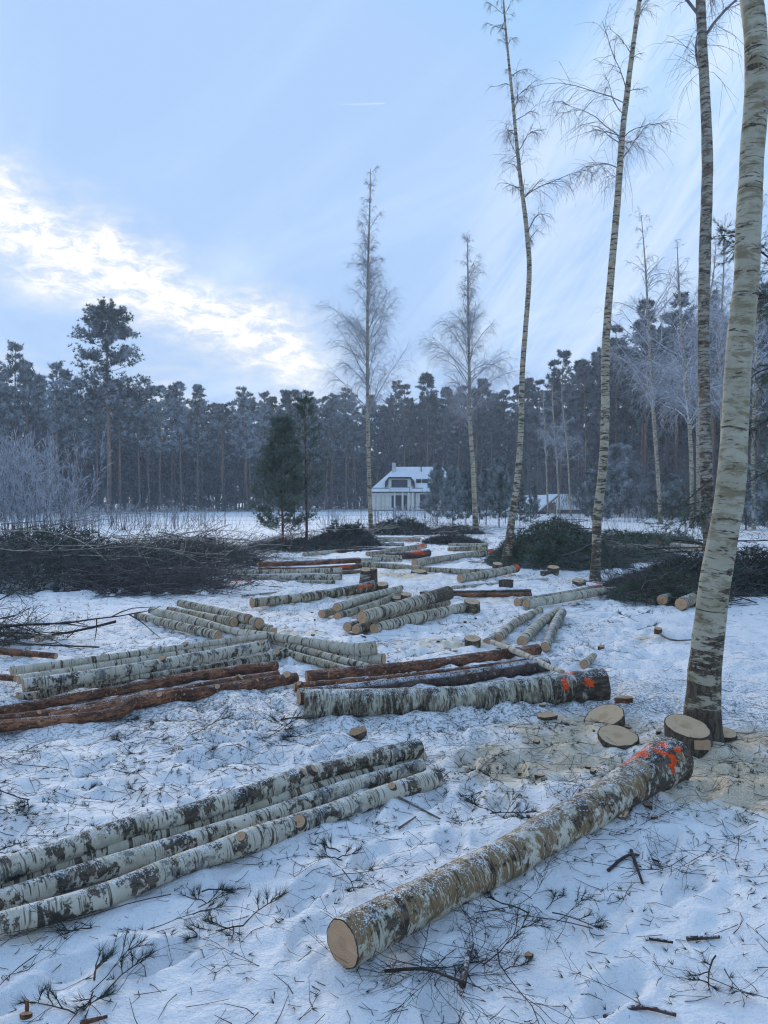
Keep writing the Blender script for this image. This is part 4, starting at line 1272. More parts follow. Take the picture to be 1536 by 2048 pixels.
def pine_parts(H, clear, width, nb, tips, k, bl, bw, r, shape='round', needle='needle_forest', up=.35, trunk_r=None, spread=1.0, lean=0.0, m=5, barkm='trunk', inner=.25, brr=.02):
    """trunk mesh and crown mesh of a pine, standing at the origin"""
    tr = trunk_r or H * 0.0085
    n = 14
    z = np.linspace(0, 1, n)
    wob = np.cumsum(r.normal(0, 0.012 * H / n * 4, (n, 2)), 0) * .5
    P = np.column_stack([wob[:, 0] + lean * z * H, wob[:, 1], z * H - 0.1 * (1 - z)])
    R = tr * (1 - z * .93) ** .8 + .004
    t = z * H
    V, Q, bc, _ = tube(P, R, t, 9, .03, int(r.integers(1, 900)))
    gt = Geo(); gt.add(V, Q, bc=bc, hf=np.repeat(z, 9), butt=np.zeros(len(V)), paint=np.zeros(len(V)))
    f = clear + (1 - clear) * np.sort(r.uniform(0, 1, nb)) ** .9
    f = np.clip(f, 0, .96)
    rel = (f - clear) / (1 - clear)
    st = np.stack([np.interp(f, z, P[:, i]) for i in range(3)], -1)
    a = np.arange(nb) * 2.4 + r.uniform(-.5, .5, nb)
    if shape == 'round':
        prof = (np.clip(.22 + .9 * rel, .35, 1) ** .6) * (1 - rel ** 1.5) ** 1.0 + .05
        prof = prof * r.uniform(.55, 1.2, nb)
    elif shape == 'layer':
        prof = (1 - rel) ** .45 * (.7 + .3 * np.clip(rel * 6, 0, 1)) * r.uniform(.6, 1.15, nb)
    else:
        prof = (1 - rel) ** .75 * (.55 + .45 * np.clip(rel * 5, 0, 1)) * r.uniform(.75, 1.15, nb) + .06
    L = width * .5 * prof + .15
    D = np.stack([np.cos(a), np.sin(a), up * (.3 + rel) + r.normal(0, .12, nb)], -1)
    br = grow(st, D, L, m, -.06, .10, r)
    gc = Geo()
    V, Q = many_tubes(br, brr * (.5 + L[:, None] * .35) * np.linspace(1, .3, m)[None] * np.ones((nb, 1)), 3)
    gc.add(V, Q, mat=1, hf=np.full(len(V), .8), bc=V)
    idx = np.repeat(np.arange(nb), tips); u = r.uniform(inner, 1.0, len(idx))
    s2, t2 = along(br, idx, u)
    d2 = norm(t2 * .8 + np.array([0, 0, .35]) + r.normal(0, .5, (len(idx), 3)) * np.array([1, 1, .45]))
    tw = grow(s2, d2, L[idx] * r.uniform(.10, .34, len(idx)) + bl * .4, 3, -.05, .12, r)
    V, Q = many_tubes(tw, np.full((len(idx), 3), brr * .22), 3)
    gc.add(V, Q, mat=1, hf=np.full(len(V), .8), bc=V)
    C = np.concatenate([tw[:, 2], tw[:, 1]]); DD = np.concatenate([tw[:, 2] - tw[:, 1], tw[:, 1] - tw[:, 0]])
    V, T = blades(C, DD, k, bl, bw, spread, r)
    gc.add(V, T, mat=0, smooth=False, hf=np.zeros(len(V)), bc=V)
    return gt.mesh('pine_trunk', [M[barkm]]), gc.mesh('pine_crown', [M[needle], M['twig_grey' if 'frost' in needle or 'forest' in needle else 'twig']])


def place_pine(name, label, cat, pair, x, y, rz, s, group=None, sz=None):
    root = thing(name, label, cat, (x, y, 0), group, rz)
    root.scale = (s, s, sz or s)
    if name == 'pine_tree' and cat == 'pine tree' and group:
        root.rotation_euler[0] = r_f.normal(0, .018); root.rotation_euler[1] = r_f.normal(0, .018)
    link('trunk', pair[0], root)
    c = link('crown', pair[1], root)
    return root


r_f = np.random.default_rng(99)
tall = [pine_parts(18, r_f.uniform(.30, .50), r_f.uniform(4.2, 5.6), 46, 11, 6, .38, .08, r_f, needle='needle_forest', trunk_r=.17) for _ in range(6)]
tall_dark = [pine_parts(18, r_f.uniform(.26, .45), r_f.uniform(4.6, 6.0), 46, 11, 6, .38, .085, r_f, needle='needle_forest2', trunk_r=.17) for _ in range(5)]
low_tree = [pine_parts(18, r_f.uniform(.22, .40), 5.4, 22, 6, 3, .85, .36, r_f, needle='needle_forest2', trunk_r=.17, m=3) for _ in range(3)]

# the edge of the forest: (px, distance, tree height)
EDGE = [(-330, 80, 17), (0, 92, 18.3), (120, 96, 17.6), (300, 104, 17.0), (480, 112, 17.5), (740, 134, 20.5), (960, 128, 20.8), (1050, 112, 20.5), (1110, 98, 20.5), (1170, 86, 21.5), (1200, 82, 22), (1250, 76, 22), (1290, 70, 20.5), (1400, 62, 19.5), (1560, 50, 18), (1800, 42, 17)]
ex = [e[0] for e in EDGE]
count = 0
for row in range(6):
    px = -320.0
    while px < 1780:
        Y = np.interp(px, ex, [e[1] for e in EDGE]) + row * 5.0 + r_f.uniform(-2, 2)
        H = np.interp(px, ex, [e[2] for e in EDGE]) * r_f.uniform(.88, 1.06) * (1 + .012 * row)
        if r_f.random() < .13:
            H *= 1.07
        step = (3.4 if row else 3.0) / Y * F * r_f.uniform(.75, 1.25)
        px += step
        if row >= 3: px += step * .35
        x = (px - 768) / F * Y
        if row == 0 and 725 < px < 800 and Y < 128:
            continue
        dark = px > 830 + r_f.uniform(-250, 150)
        pair = (tall_dark if dark else tall)[r_f.integers(0, 5)]
        LM = [(-60, 'outside the left picture edge'), (130, 'above the frosted thicket'), (300, 'around the lone tall pine'), (430, 'behind the open snow field'), (520, 'left of the bushy young pine'),
              (640, 'behind the bushy young pine'), (735, 'left of the house'), (810, 'behind the house chimney'), (900, 'behind the house roof'), (1000, 'behind the wide crowned birch'),
              (1070, 'behind the leaning birch'), (1170, 'above the woodshed'), (1250, 'behind the twisted birch'), (1360, 'behind the largest rimed pine'), (1450, 'behind the dark scaly birch'), (3000, 'behind the large white birch')]
        where = next(t_ for lim, t_ in LM if px < lim)
        look = 'dark pine' if dark else 'rime coated pine'
        rank = 'front rank of the forest' if row < 2 else 'deeper in the forest'
        lab = '%s in the %s %s' % (look, rank, where) if row < 2 else 'tall %s %s %s' % (look, rank, where)
        grp = '%ss %s %s' % (look, rank, where)
        s = H / 18
        place_pine('pine_tree', lab, 'pine tree', pair, x, Y, r_f.uniform(0, 6.28), s * r_f.uniform(.95, 1.1), grp, s)
        count += 1
        if count >= 290: break
    if count >= 290: break
print('forest pines', count)

# deep forest beyond: one mass
gd = Geo()
def arr(me):
    v = np.zeros(len(me.vertices) * 3, np.float32); me.vertices.foreach_get('co', v)
    tot = np.zeros(len(me.polygons), np.int32); me.polygons.foreach_get('loop_total', tot)
    li = np.zeros(len(me.loops), np.int32); me.loops.foreach_get('vertex_index', li)
    mi = np.zeros(len(me.polygons), np.int32); me.polygons.foreach_get('material_index', mi)
    return v.reshape(-1, 3), tot, li, mi
low_arr = []
for a, b in low_tree:
    va, ta, la, _ = arr(a); vb, tb, lb, mb = arr(b)
    st = np.concatenate([[0], np.cumsum(tb)[:-1]])
    tri = np.stack([lb[st[tb == 3]], lb[st[tb == 3] + 1], lb[st[tb == 3] + 2]], -1)
    qa = la.reshape(-1, 4)
    low_arr.append((va, qa, vb, tri))
spr = pine_parts(11, .03, 5.2, 32, 6, 3, .85, .36, r_f, 'cone', needle='needle_forest2', up=.1, trunk_r=.12, m=3, inner=.1)
va, ta, la, _ = arr(spr[0]); vb, tb, lb, mb = arr(spr[1])
st = np.concatenate([[0], np.cumsum(tb)[:-1]])
spr_arr = (va, la.reshape(-1, 4), vb, np.stack([lb[st[tb == 3]], lb[st[tb == 3] + 1], lb[st[tb == 3] + 2]], -1))
for row in range(8):
    px = -220.0
    while px < 1760:
        off = [9, 12, 18, 24, 33, 42, 51, 55][row]
        Y = np.interp(px, ex, [e[1] for e in EDGE]) + off + r_f.uniform(-3, 3)
        low_ = row in (0, 1, 2, 4, 7)
        px += (1.7 if row in (0, 8) else 3.1 if low_ else 3.8) / Y * F * r_f.uniform(.7, 1.3)
        x = (px - 768) / F * Y
        va, qa, vb, tri = spr_arr if low_ else low_arr[r_f.integers(0, 3)]
        s = (r_f.uniform(.25, .42) if row in (0, 8) else r_f.uniform(.75, 1.15) if low_ else np.interp(px, ex, [e[2] for e in EDGE]) / 18 * r_f.uniform(.9, 1.06))
        if row in (0, 8):
            va, qa = va[:0], qa[:0]; tri = tri[int(r_f.integers(0, 3))::3]; keep_ = tri.ravel(); vb = vb[keep_]; tri = np.arange(len(keep_)).reshape(-1, 3)
        c, sn = math.cos(px), math.sin(px)
        Rm = np.array([[c, -sn, 0], [sn, c, 0], [0, 0, 1]]).T
        if len(va): gd.add(va @ Rm * s + [x, Y, 0], qa, mat=1, hf=va[:, 2] / 18, bc=va)
        gd.add(vb @ Rm * s + [x, Y, 0], tri, mat=0, smooth=False, hf=np.zeros(len(vb)), bc=vb)
gd.obj('distant_forest', [M['needle_forest2'], M['trunk']], kind='stuff')

# undergrowth: thin stems and saplings along and inside the forest edge
def scrub(n, pxr, back, L, r, mt, name, gmat, edge_off=0.0, up=1.4, rr=.012):
    px = r.uniform(*pxr, n)
    Y = np.interp(px, ex, [e[1] for e in EDGE]) + edge_off + r.uniform(0, back, n)
    x = (px - 768) / F * Y
    st = np.stack([x, Y, np.zeros(n)], -1)
    D = np.stack([r.normal(0, .25, n), r.normal(0, .25, n), np.full(n, up)], -1)
    ln = L * r.uniform(.35, 1.1, n)
    P = grow(st, D, ln, 4, 0, .08, r)
    g = Geo(); V, Q = many_tubes(P, np.linspace(1, .4, 4)[None] * rr * (.6 + ln[:, None] * .12), 3); g.add(V, Q, bc=V, hf=np.zeros(len(V)))
    k = 9
    i = np.repeat(np.arange(n), k); s, t = along(P, i, r.uniform(.12, 1, len(i)))
    D = norm(t * .8 + r.normal(0, .6, (len(i), 3)))
    P2 = grow(s, D, ln[i] * r.uniform(.12, .30, len(i)), 3, .02, .15, r)
    V, Q = many_tubes(P2, np.full((len(i), 3), rr * .7), 3); g.add(V, Q, bc=V, hf=np.zeros(len(V)))
    return g.obj(name, M[gmat], kind='stuff')


scrub(560, (-350, 1120), 14, 2.8, r_f, 'twig_frost', 'forest_undergrowth', 'stem_dark', -2, rr=.018)
scrub(750, (1000, 1750), 16, 6.5, r_f, 'stem_dark', 'forest_undergrowth', 'twig_birch', -6, rr=.018)
# saplings that rise between the trunks
sap_p = pine_parts(5, .05, 2.6, 34, 8, 9, .26, .06, r_f, 'cone', 'needle_forest2', up=.5, trunk_r=.05)
for k in range(34):
    px = r_f.uniform(-100, 1560); Y = np.interp(px, ex, [e[1] for e in EDGE]) + r_f.uniform(-3, 6)
    if 700 < px < 940: Y = 133
    place_pine('young_pine', 'small dim pine sapling growing under the tall trunks of the forest edge', 'young pine', sap_p, (px - 768) / F * Y, Y, r_f.uniform(0, 6), r_f.uniform(.5, 1.1), 'saplings under the forest edge')

# lone tall pine
lone = pine_parts(22, .45, 8.8, 110, 24, 12, .34, .065, np.random.default_rng(12), shape='layer', needle='needle_forest', trunk_r=.26, up=.18, inner=.35)
p = G(228, 1031)
place_pine('pine_tree', 'lone tall pine rising far above the left forest, bare reddish trunk', 'pine tree', lone, (219 - 768) / F * 82, 82, 2.0, 1.0)

# young pines
yr = np.random.default_rng(4)
y1 = pine_parts(4.9, .08, 2.8, 130, 18, 12, .15, .016, yr, 'cone', 'needle', up=.75, trunk_r=.05, barkm='pine_red', m=5, brr=.010)
g0 = G(566, 1100)
place_pine('young_pine', 'dark green bushy young pine left of the house, with a full crown', 'young pine', y1, g0[0], g0[1], 1.1, .83)
y2 = pine_parts(5.9, .36, 2.1, 60, 10, 12, .12, .011, yr, 'cone', 'needle', up=.5, trunk_r=.055, barkm='pine_red', m=5, brr=.010, lean=-.02)
g0 = G(614, 1098)
place_pine('young_pine', 'slim red stemmed pine with sparse needles beside the bushy one', 'young pine', y2, g0[0], g0[1], .3, .83)
yv = [pine_parts(4.0, .10, 2.5, 84, 17, 11, .19, .026, yr, 'cone', 'needle_young', up=.7, trunk_r=.045, barkm='twig', brr=.012) for _ in range(2)]
for i, (px, pyb, pyt, lab) in enumerate([(874, 1052, 935, 'leftmost of the young pines hiding the right end of the house'), (906, 1054, 942, 'second of the young pines in front of the house end'),
                                     (932, 1052, 950, 'young pine just left of the wide crowned birch'), (972, 1050, 946, 'young pine just right of the wide crowned birch'),
                                     (998, 1056, 925, 'taller bushy young pine between the birches right of the house'), (1040, 1052, 975, 'small frosted young pine behind the leaning birch')]):
    g0 = G(px, pyb); Hh = (pyb - pyt) / F * g0[1]
    place_pine('young_pine', lab, 'young pine', yv[i % 2], g0[0], g0[1], i * 1.3, Hh / 4.0 * (.86 if i % 2 else .78), 'young pines right of the house', Hh / 4.0)
yf = [pine_parts(4.0, .04, 3.1, 84, 16, 11, .19, .034, yr, 'cone', 'needle_frost', up=.6, trunk_r=.05, barkm='twig', brr=.014) for _ in range(2)]
for i, (px, pyb, pyt, sw, lab) in enumerate([(1184, 1040, 946, .85, 'rimed bushy pine right of the low snow roof'), (1240, 1034, 898, 1.1, 'largest rimed pine behind the twisted birch'),
                                     (1300, 1036, 950, 1.0, 'rimed pine right of the largest one'), (1345, 1040, 955, 1.0, 'rimed pine left of the dark scaly birch'),
                                     (1210, 1042, 985, .9, 'low rimed pine in front of the largest one'), (1066, 1042, 975, .6, 'rimed pine beside the woodshed'),
                                     (1492, 1060, 940, 1.0, 'rimed pine seen between the large birch and the right edge'), (1560, 1070, 900, 1.0, 'rimed pine at the right edge')]):
    g0 = G(px, pyb); Hh = (pyb - pyt) / F * g0[1]
    place_pine('young_pine', lab, 'young pine', yf[i % 2], g0[0], g0[1], i * 1.1, Hh / 4.0 * sw, 'rimed pines at the right', Hh / 4.0)

# the pine just outside the right edge whose boughs reach into view
def pine_bough(label, pts, Y, L=1.0, seed=1, needle='needle', rb=.012, nk=30):
    r = np.random.default_rng(seed)
    P = [PD(px, py, Y + dy) for px, py, dy in pts]
    n = 10
    Pp, Rr, t = resample(P, np.linspace(rb, rb * .35, len(P)), n)
    root = thing('pine_bough', label, 'pine bough', (Pp[0][0], Pp[0][1], 0))
    g = Geo(); V, Q, bc, _ = tube(Pp, Rr, t, 6, .08, seed); g.add(V, Q, bc=bc)
    i = np.zeros(nk, int); u = r.uniform(.15, 1, nk)
    s, tt = along(Pp[None], i, u)
    tw = grow(s, norm(tt * .8 + r.normal(0, .55, (nk, 3))), L * r.uniform(.15, .5, nk), 5, .03, .16, r)
    V, Q = many_tubes(tw, np.linspace(1, .5, 5)[None] * .0035 * np.ones((nk, 1)), 3); g.add(V, Q, bc=V)
    j = np.repeat(np.arange(nk), 3); s3, t3 = along(tw, j, r.uniform(.3, .95, len(j)))
    tw3 = grow(s3, norm(t3 + r.normal(0, .6, (len(j), 3))), L * r.uniform(.06, .2, len(j)), 4, .02, .16, r)
    V, Q = many_tubes(tw3, np.full((len(j), 4), .002), 3); g.add(V, Q, bc=V)
    g.obj('branch', M['twig'], root)
    ends = np.concatenate([tw[:, -1], tw3[:, -1], tw3[:, 2]]); dd = np.concatenate([tw[:, -1] - tw[:, -2], tw3[:, -1] - tw3[:, -2], tw3[:, 2] - tw3[:, 1]])
    V, T = blades(ends, dd, 26, .065, .0022, .55, r)
    g = Geo(); g.add(V, T, smooth=False); g.obj('needles', M[needle], root)


pine_bough('high bare pine bough poking in from the right edge beside the large birch', [(1600, 560, 0), (1545, 520, 0), (1500, 490, 0), (1462, 470, 0)], 7.0, .6, 61)
pine_bough('pine bough with dark needles at the right edge, level with the forest tops', [(1620, 640, 0), (1560, 600, 0), (1515, 590, 0)], 7.5, .7, 62, nk=36)
pine_bough('drooping pine bough at the right edge below the forest tops', [(1630, 740, 0), (1570, 730, 0), (1515, 745, 0), (1500, 760, 0)], 7.5, .7, 63)
pine_bough('dark twiggy bough at the right edge beside the pale part of the large birch', [(1640, 850, 0), (1570, 830, 0), (1518, 850, 0), (1490, 880, 0)], 7.8, .7, 64, nk=40)
pine_bough('lower needled bough at the right edge, above the brush', [(1640, 940, 0), (1570, 930, 0), (1512, 955, 0)], 8.0, .7, 65, nk=36)
pine_bough('soft green pine bough crossing in front of the dark birch', [(1470, 985, .3), (1420, 1000, 0), (1370, 1010, 0), (1322, 1022, 0)], 12.0, .9, 66, nk=46)
pine_bough('green pine bough under the soft one, left of the dark birch', [(1450, 1010, .3), (1390, 1035, 0), (1330, 1050, 0)], 12.2, .9, 67, nk=46)
pine_bough('thin dark twig slanting up across the dark birch', [(1424, 955, 0), (1375, 1000, 0), (1345, 1020, 0)], 11.5, .5, 68, nk=8)

# ------------------------------------------------------------ FROSTED THICKET AT THE LEFT, SHRUBS
def shrub_mesh(r, H, n, spread, rr=.010, k2=12, k3=3):
    st = np.stack([r.normal(0, spread * .35, n), r.normal(0, spread * .35, n), np.zeros(n)], -1)
    D = np.stack([st[:, 0] * .35 / spread + r.normal(0, .10, n), st[:, 1] * .35 / spread + r.normal(0, .10, n), np.ones(n)], -1)
    L = H * r.uniform(.6, 1.08, n)
    P = grow(st, D, L, 6, 0, .05, r)
    ga = Geo(); V, Q = many_tubes(P, np.linspace(1, .35, 6)[None] * rr * np.ones((n, 1)), 4); ga.add(V, Q)
    i = np.repeat(np.arange(n), k2); u = r.uniform(.25, 1, len(i)); s, t = along(P, i, u)
    P2 = grow(s, norm(t + r.normal(0, .42, (len(i), 3))), H * r.uniform(.10, .26, len(i)), 4, -.02, .10, r)
    gb = Geo(); V, Q = many_tubes(P2, np.full((len(i), 4), rr * .55), 3); gb.add(V, Q)
    j = np.repeat(np.arange(len(i)), k3); s, t = along(P2, j, r.uniform(.2, 1, len(j)))
    P3 = grow(s, norm(t + r.normal(0, .45, (len(j), 3))), H * r.uniform(.03, .09, len(j)), 3, 0, .1, r)
    V, Q = many_tubes(P3, np.full((len(j), 3), rr * .5), 3); gb.add(V, Q)
    return ga.mesh('shrub_stems', [M['stem_dark']]), gb.mesh('shrub_twigs', [M['twig_frost']])


sr = np.random.default_rng(77)
sv = [shrub_mesh(sr, 3.4, 14, 1.0, .013, 16, 4) for _ in range(3)]
for i, (px, py, h, lab) in enumerate([(-60, 1100, 1.06, 'tall frosted shrub at the very left edge'), (-10, 1094, 1.0, 'frosted shrub second from the left edge'), (35, 1090, 1.08, 'frosted shrub in the middle of the left thicket'),
                                 (70, 1096, .98, 'frosted shrub right of the middle of the thicket'), (100, 1088, 1.02, 'frosted shrub near the right end of the thicket'), (128, 1092, .80, 'shorter frosted shrub at the right end of the thicket'),
                                 (10, 1080, .95, 'frosted shrub at the back of the left thicket'), (60, 1078, 1.0, 'back row frosted shrub behind the thicket middle'), (150, 1080, .5, 'low frosted bush trailing off right of the thicket')]):
    g0 = G(px, py)
    root = thing('frosted_shrub', lab, 'shrub', (g0[0], g0[1], 0), 'frosted shrubs of the left thicket', i * 1.7)
    root.scale = (h * .95, h * .95, h)
    a, b = sv[i % 3]
    link('stem', a, root, 'stuff'); link('twigs', b, root, 'stuff')
sm_ = [shrub_mesh(sr, 1.3, 22, .9, .010, 8, 2) for _ in range(2)]
for i, (px, py, h, lab) in enumerate([(215, 1052, 1.1, 'low frosted bush on the field near the lone pine'), (250, 1060, 1.3, 'wide frosted bush right of the one near the lone pine'), (290, 1056, 1.0, 'frosted bush between fence posts at the left'),
                                      (345, 1058, 1.2, 'frosted bush in the middle of the left field'), (405, 1052, .9, 'lone frosted bush on the open snow field'), (600, 1060, .8, 'frosted bush behind the slim red pine'),
                                      (670, 1058, .9, 'frosted bush behind the twiggy brush heap'), (790, 1050, 1.1, 'bare reddish bush before the house wall'), (820, 1046, 1.0, 'bare bush before the big ground floor window'), (755, 1043, .8, 'small bare bush at the left corner of the house'),
                                      (860, 1048, .9, 'bare bush left of the young pines'), (1052, 1046, .6, 'rimed bush before the woodshed'), (1124, 1046, .5, 'low rimed bush right of the woodshed posts'), (180, 1066, 1.2, 'frosted bush next to the left thicket'),
                                      (1270, 1045, .9, 'low rimed bush between the rimed pines'), (1150, 1050, .6, 'rimed bush before the low snow roof')]):
    g0 = G(px, py)
    root = thing('frosted_bush', lab, 'bush', (g0[0], g0[1], 0), 'low bushes on the snow field', i * 1.7)
    root.scale = (h, h, h * .9)
    a, b = sm_[i % 2]
    link('stem', a, root, 'stuff'); link('twigs', b, root, 'stuff')
# dead grass stalks standing through the snow of the field
n = 2600
px = sr.uniform(60, 1500, n); py = 1022 + 40 * sr.random(n) ** 1.3
st = np.array([G(a, b) for a, b in zip(px, py)])
Pg = grow(st, np.stack([sr.normal(0, .2, n), sr.normal(0, .2, n), np.ones(n)], -1), sr.uniform(.12, .55, n), 3, .03, .08, sr)
V, Q = many_tubes(Pg, np.full((n, 3), .006), 3)
g = Geo(); g.add(V, Q); g.obj('dry_grass', M['twig_frost'], kind='stuff')

# ------------------------------------------------------------ BRUSH PILES
def brush_pile(label, cx, cy, rx, ry, h, seed, n_br=260, n_need=1500, needle='needle_dark', bark='twig_pile', long_=(.8, 2.4), top_br=24, topmat='twig_pale', ang=None, blen=.12, bw=.010, fine=2):
    r = np.random.default_rng(seed)
    root = thing('brush_pile', label, 'brush pile', (cx, cy, 0))
    def dome(n, lo=0.0):
        a = r.uniform(0, 2 * PI, n); q = np.sqrt(r.uniform(0, 1, n))
        x = np.cos(a) * q; y = np.sin(a) * q
        top = h * (1 - q ** 2.2) * (.8 + .35 * vnoise2(x * 2.5 + seed, y * 2.5, seed))
        return np.stack([cx + x * rx, cy + y * ry, top * r.uniform(lo, 1, n) + .02], -1)
    C = dome(n_br, .1)
    a = r.uniform(0, PI, n_br) if ang is None else r.normal(ang, .5, n_br)
    D = np.stack([np.cos(a), np.sin(a), r.normal(0.05, .22, n_br)], -1)
    L = r.uniform(*long_, n_br)
    P = grow(C - norm(D) * L[:, None] * .5, D, L, 6, .02, .10, r)
    P[:, :, 2] = np.maximum(P[:, :, 2], .015)
    g = Geo(); V, Q = many_tubes(P, np.linspace(1, .35, 6)[None] * r.uniform(.004, .013, n_br)[:, None], 3); g.add(V, Q, bc=V)
    k = 5
    i = np.repeat(np.arange(n_br), k); s, t = along(P, i, r.uniform(.15, 1, len(i)))
    P2 = grow(s, norm(t * .8 + r.normal(0, .5, (len(i), 3)) + [0, 0, .12]), L[i] * r.uniform(.12, .35, len(i)), 3, .02, .16, r)
    P2[:, :, 2] = np.maximum(P2[:, :, 2], .01)
    V, Q = many_tubes(P2, np.full((len(i), 3), .0032), 3); g.add(V, Q, bc=V)
    j = np.repeat(np.arange(len(i)), fine); s, t = along(P2, j, r.uniform(.2, 1, len(j)))
    P3 = grow(s, norm(t + r.normal(0, .6, (len(j), 3))), r.uniform(.08, .25, len(j)), 3, .02, .14, r)
    V, Q = many_tubes(P3, np.full((len(j), 3), .0022), 3); g.add(V, Q, bc=V)
    g.obj('branches', M[bark], root, 'stuff')
    if n_need:
        C = dome(n_need, .35)
        V, T = blades(C, r.normal(0, 1, (n_need, 3)) + [0, -.3, .5], 11, blen, bw * 1.25, .7, r)
        g = Geo(); g.add(V, T, smooth=False); g.obj('needles', M[needle], root, 'stuff')
    # the longer bare boughs that lie on top can be told apart
    C = dome(top_br, .9) + np.array([0, 0, .13])
    for q in range(top_br):
        a = r.uniform(-.6, .5) + (PI if r.random() < .3 else 0)
        if ang is not None: a = r.normal(ang, .35)
        L = r.uniform(long_[1] * .7, long_[1] * 1.5)
        D = np.array([[math.cos(a), math.sin(a) * .6, r.uniform(-.12, .25)]])
        Pq = grow(C[q:q + 1] - norm(D) * L * .45, D, np.array([L]), 9, .015, .09, r)
        Pq[:, :, 2] = np.maximum(Pq[:, :, 2], .02)
        g = Geo(); rb = r.uniform(.010, .021)
        V, Q = many_tubes(Pq, np.linspace(1, .3, 9)[None] * rb, 6); g.add(V, Q, bc=V)
        i = np.zeros(7, int); s, t = along(Pq, i, r.uniform(.2, .95, 7))
        P2 = grow(s, norm(t + r.normal(0, .5, (7, 3)) + [0, 0, .2]), r.uniform(.2, .7, 7), 5, .02, .12, r)
        V, Q = many_tubes(P2, np.linspace(1, .4, 5)[None] * rb * .4 * np.ones((7, 1)), 4); g.add(V, Q, bc=V)
        g.obj('bough', M[topmat], root)
    return root


brush_pile('wide dark heap of boughs at the left, in front of the frosted thicket', -6.9, 15.9, 3.3, 3.0, 1.0, 201, 520, 4600, blen=.13, bw=.013, top_br=22, long_=(.8, 2.6))
brush_pile('low spread of birch tops right of the wide dark heap, around the white snag', -5.0, 18.9, 1.9, 3.0, .80, 202, 420, 1500, blen=.13, bw=.013, top_br=24, long_=(.9, 2.8), ang=-.45)
brush_pile('loose trail of bare birch twigs in front of the low spread of tops', -4.2, 13.8, 1.4, 1.0, .22, 203, 260, 200, top_br=10, long_=(.8, 2.2), ang=-.15, topmat='twig_grey')
brush_pile('small heap of dark boughs at the left edge above the stack end', -4.75, 8.6, .8, .6, .16, 204, 45, 160, top_br=8, long_=(.6, 1.8), blen=.10, bw=.006, topmat='twig')
brush_pile('dark tangle of boughs beneath the bushy young pine', -2.6, 25.5, 2.0, 1.8, .35, 205, 200, 700, blen=.14, bw=.016, top_br=6)
brush_pile('dark rounded heap of pine boughs left of the slim birch', -1.3, 26.5, 1.2, 1.0, .95, 206, 160, 1500, blen=.14, bw=.017, top_br=6, long_=(.6, 1.5))
brush_pile('heap of pine boughs before the fence below the house', .8, 36, 1.6, 1.2, .85, 207, 160, 1200, blen=.15, bw=.02, top_br=4, long_=(.6, 1.6))
brush_pile('flat heap of boughs right of the far pile', 2.5, 28.6, 1.1, .8, .30, 208, 90, 600, blen=.14, bw=.017, top_br=2, long_=(.5, 1.2))
brush_pile('low dark heap behind the flat one near the wide crowned birch', 3.3, 36, 1.4, 1.0, .45, 209, 120, 500, blen=.15, bw=.02, top_br=3)
brush_pile('large round heap of green pine boughs between the leaning and the twisted birch', 4.35, 19.4, 1.75, 1.7, 1.08, 210, 200, 6500, 'needle', blen=.12, bw=.012, top_br=8, long_=(.6, 1.6), topmat='twig_grey')
brush_pile('low heap of green boughs right of the twisted birch', 6.6, 20.8, 1.5, 1.3, .34, 211, 100, 1300, 'needle', blen=.12, bw=.013, top_br=5, long_=(.6, 1.8))
brush_pile('long heap of dark pine boughs behind the large birch at the right', 6.7, 13.9, 2.7, 1.3, .80, 212, 260, 5600, 'needle_dark', blen=.11, bw=.009, top_br=12, long_=(.6, 2.0), topmat='twig')
brush_pile('heap of green boughs at the left foot of the dark scaly birch', 4.6, 12.4, .95, .7, .42, 213, 90, 1300, 'needle', blen=.10, bw=.007, top_br=5, long_=(.5, 1.3), topmat='twig')
brush_pile('green boughs behind the white log in the right background', 8.2, 25, 2.4, 1.4, .9, 214, 120, 1800, 'needle', blen=.14, bw=.016, top_br=3, long_=(.6, 1.6))

# the white snag standing in the left brush
add_ = thing('birch_snag', 'short white birch snag sticking up out of the left brush', 'snag', (PD(365, 1125, 17.3)[0], 17.3, 0))
Ps = [PD(365, 1128, 17.3), PD(363, 1105, 17.3), PD(365, 1087, 17.3)]
Pp, Rr, t = resample(Ps, [.045, .042, .035], 14)
V, Q, bc, VV = tube(Pp, Rr, t, 14, .08, 3)
g = Geo(); g.add(V, Q, bc=bc, butt=np.zeros(len(V)), paint=np.zeros(len(V))); g.obj('trunk', M['birch_white'], add_)
Pb = grow(np.array([Pp[6]]), np.array([[.5, 0, .9]]), np.array([.28]), 5, 0, .05)
V, Q = many_tubes(Pb, np.linspace(.014, .006, 5)[None], 6); g = Geo(); g.add(V, Q, bc=V, butt=np.zeros(len(V)), paint=np.zeros(len(V))); g.obj('branch', M['birch_white'], add_)
cut_face(add_, VV[-1], bc.reshape(14, 14, 3)[-1], (0, 0, 1))

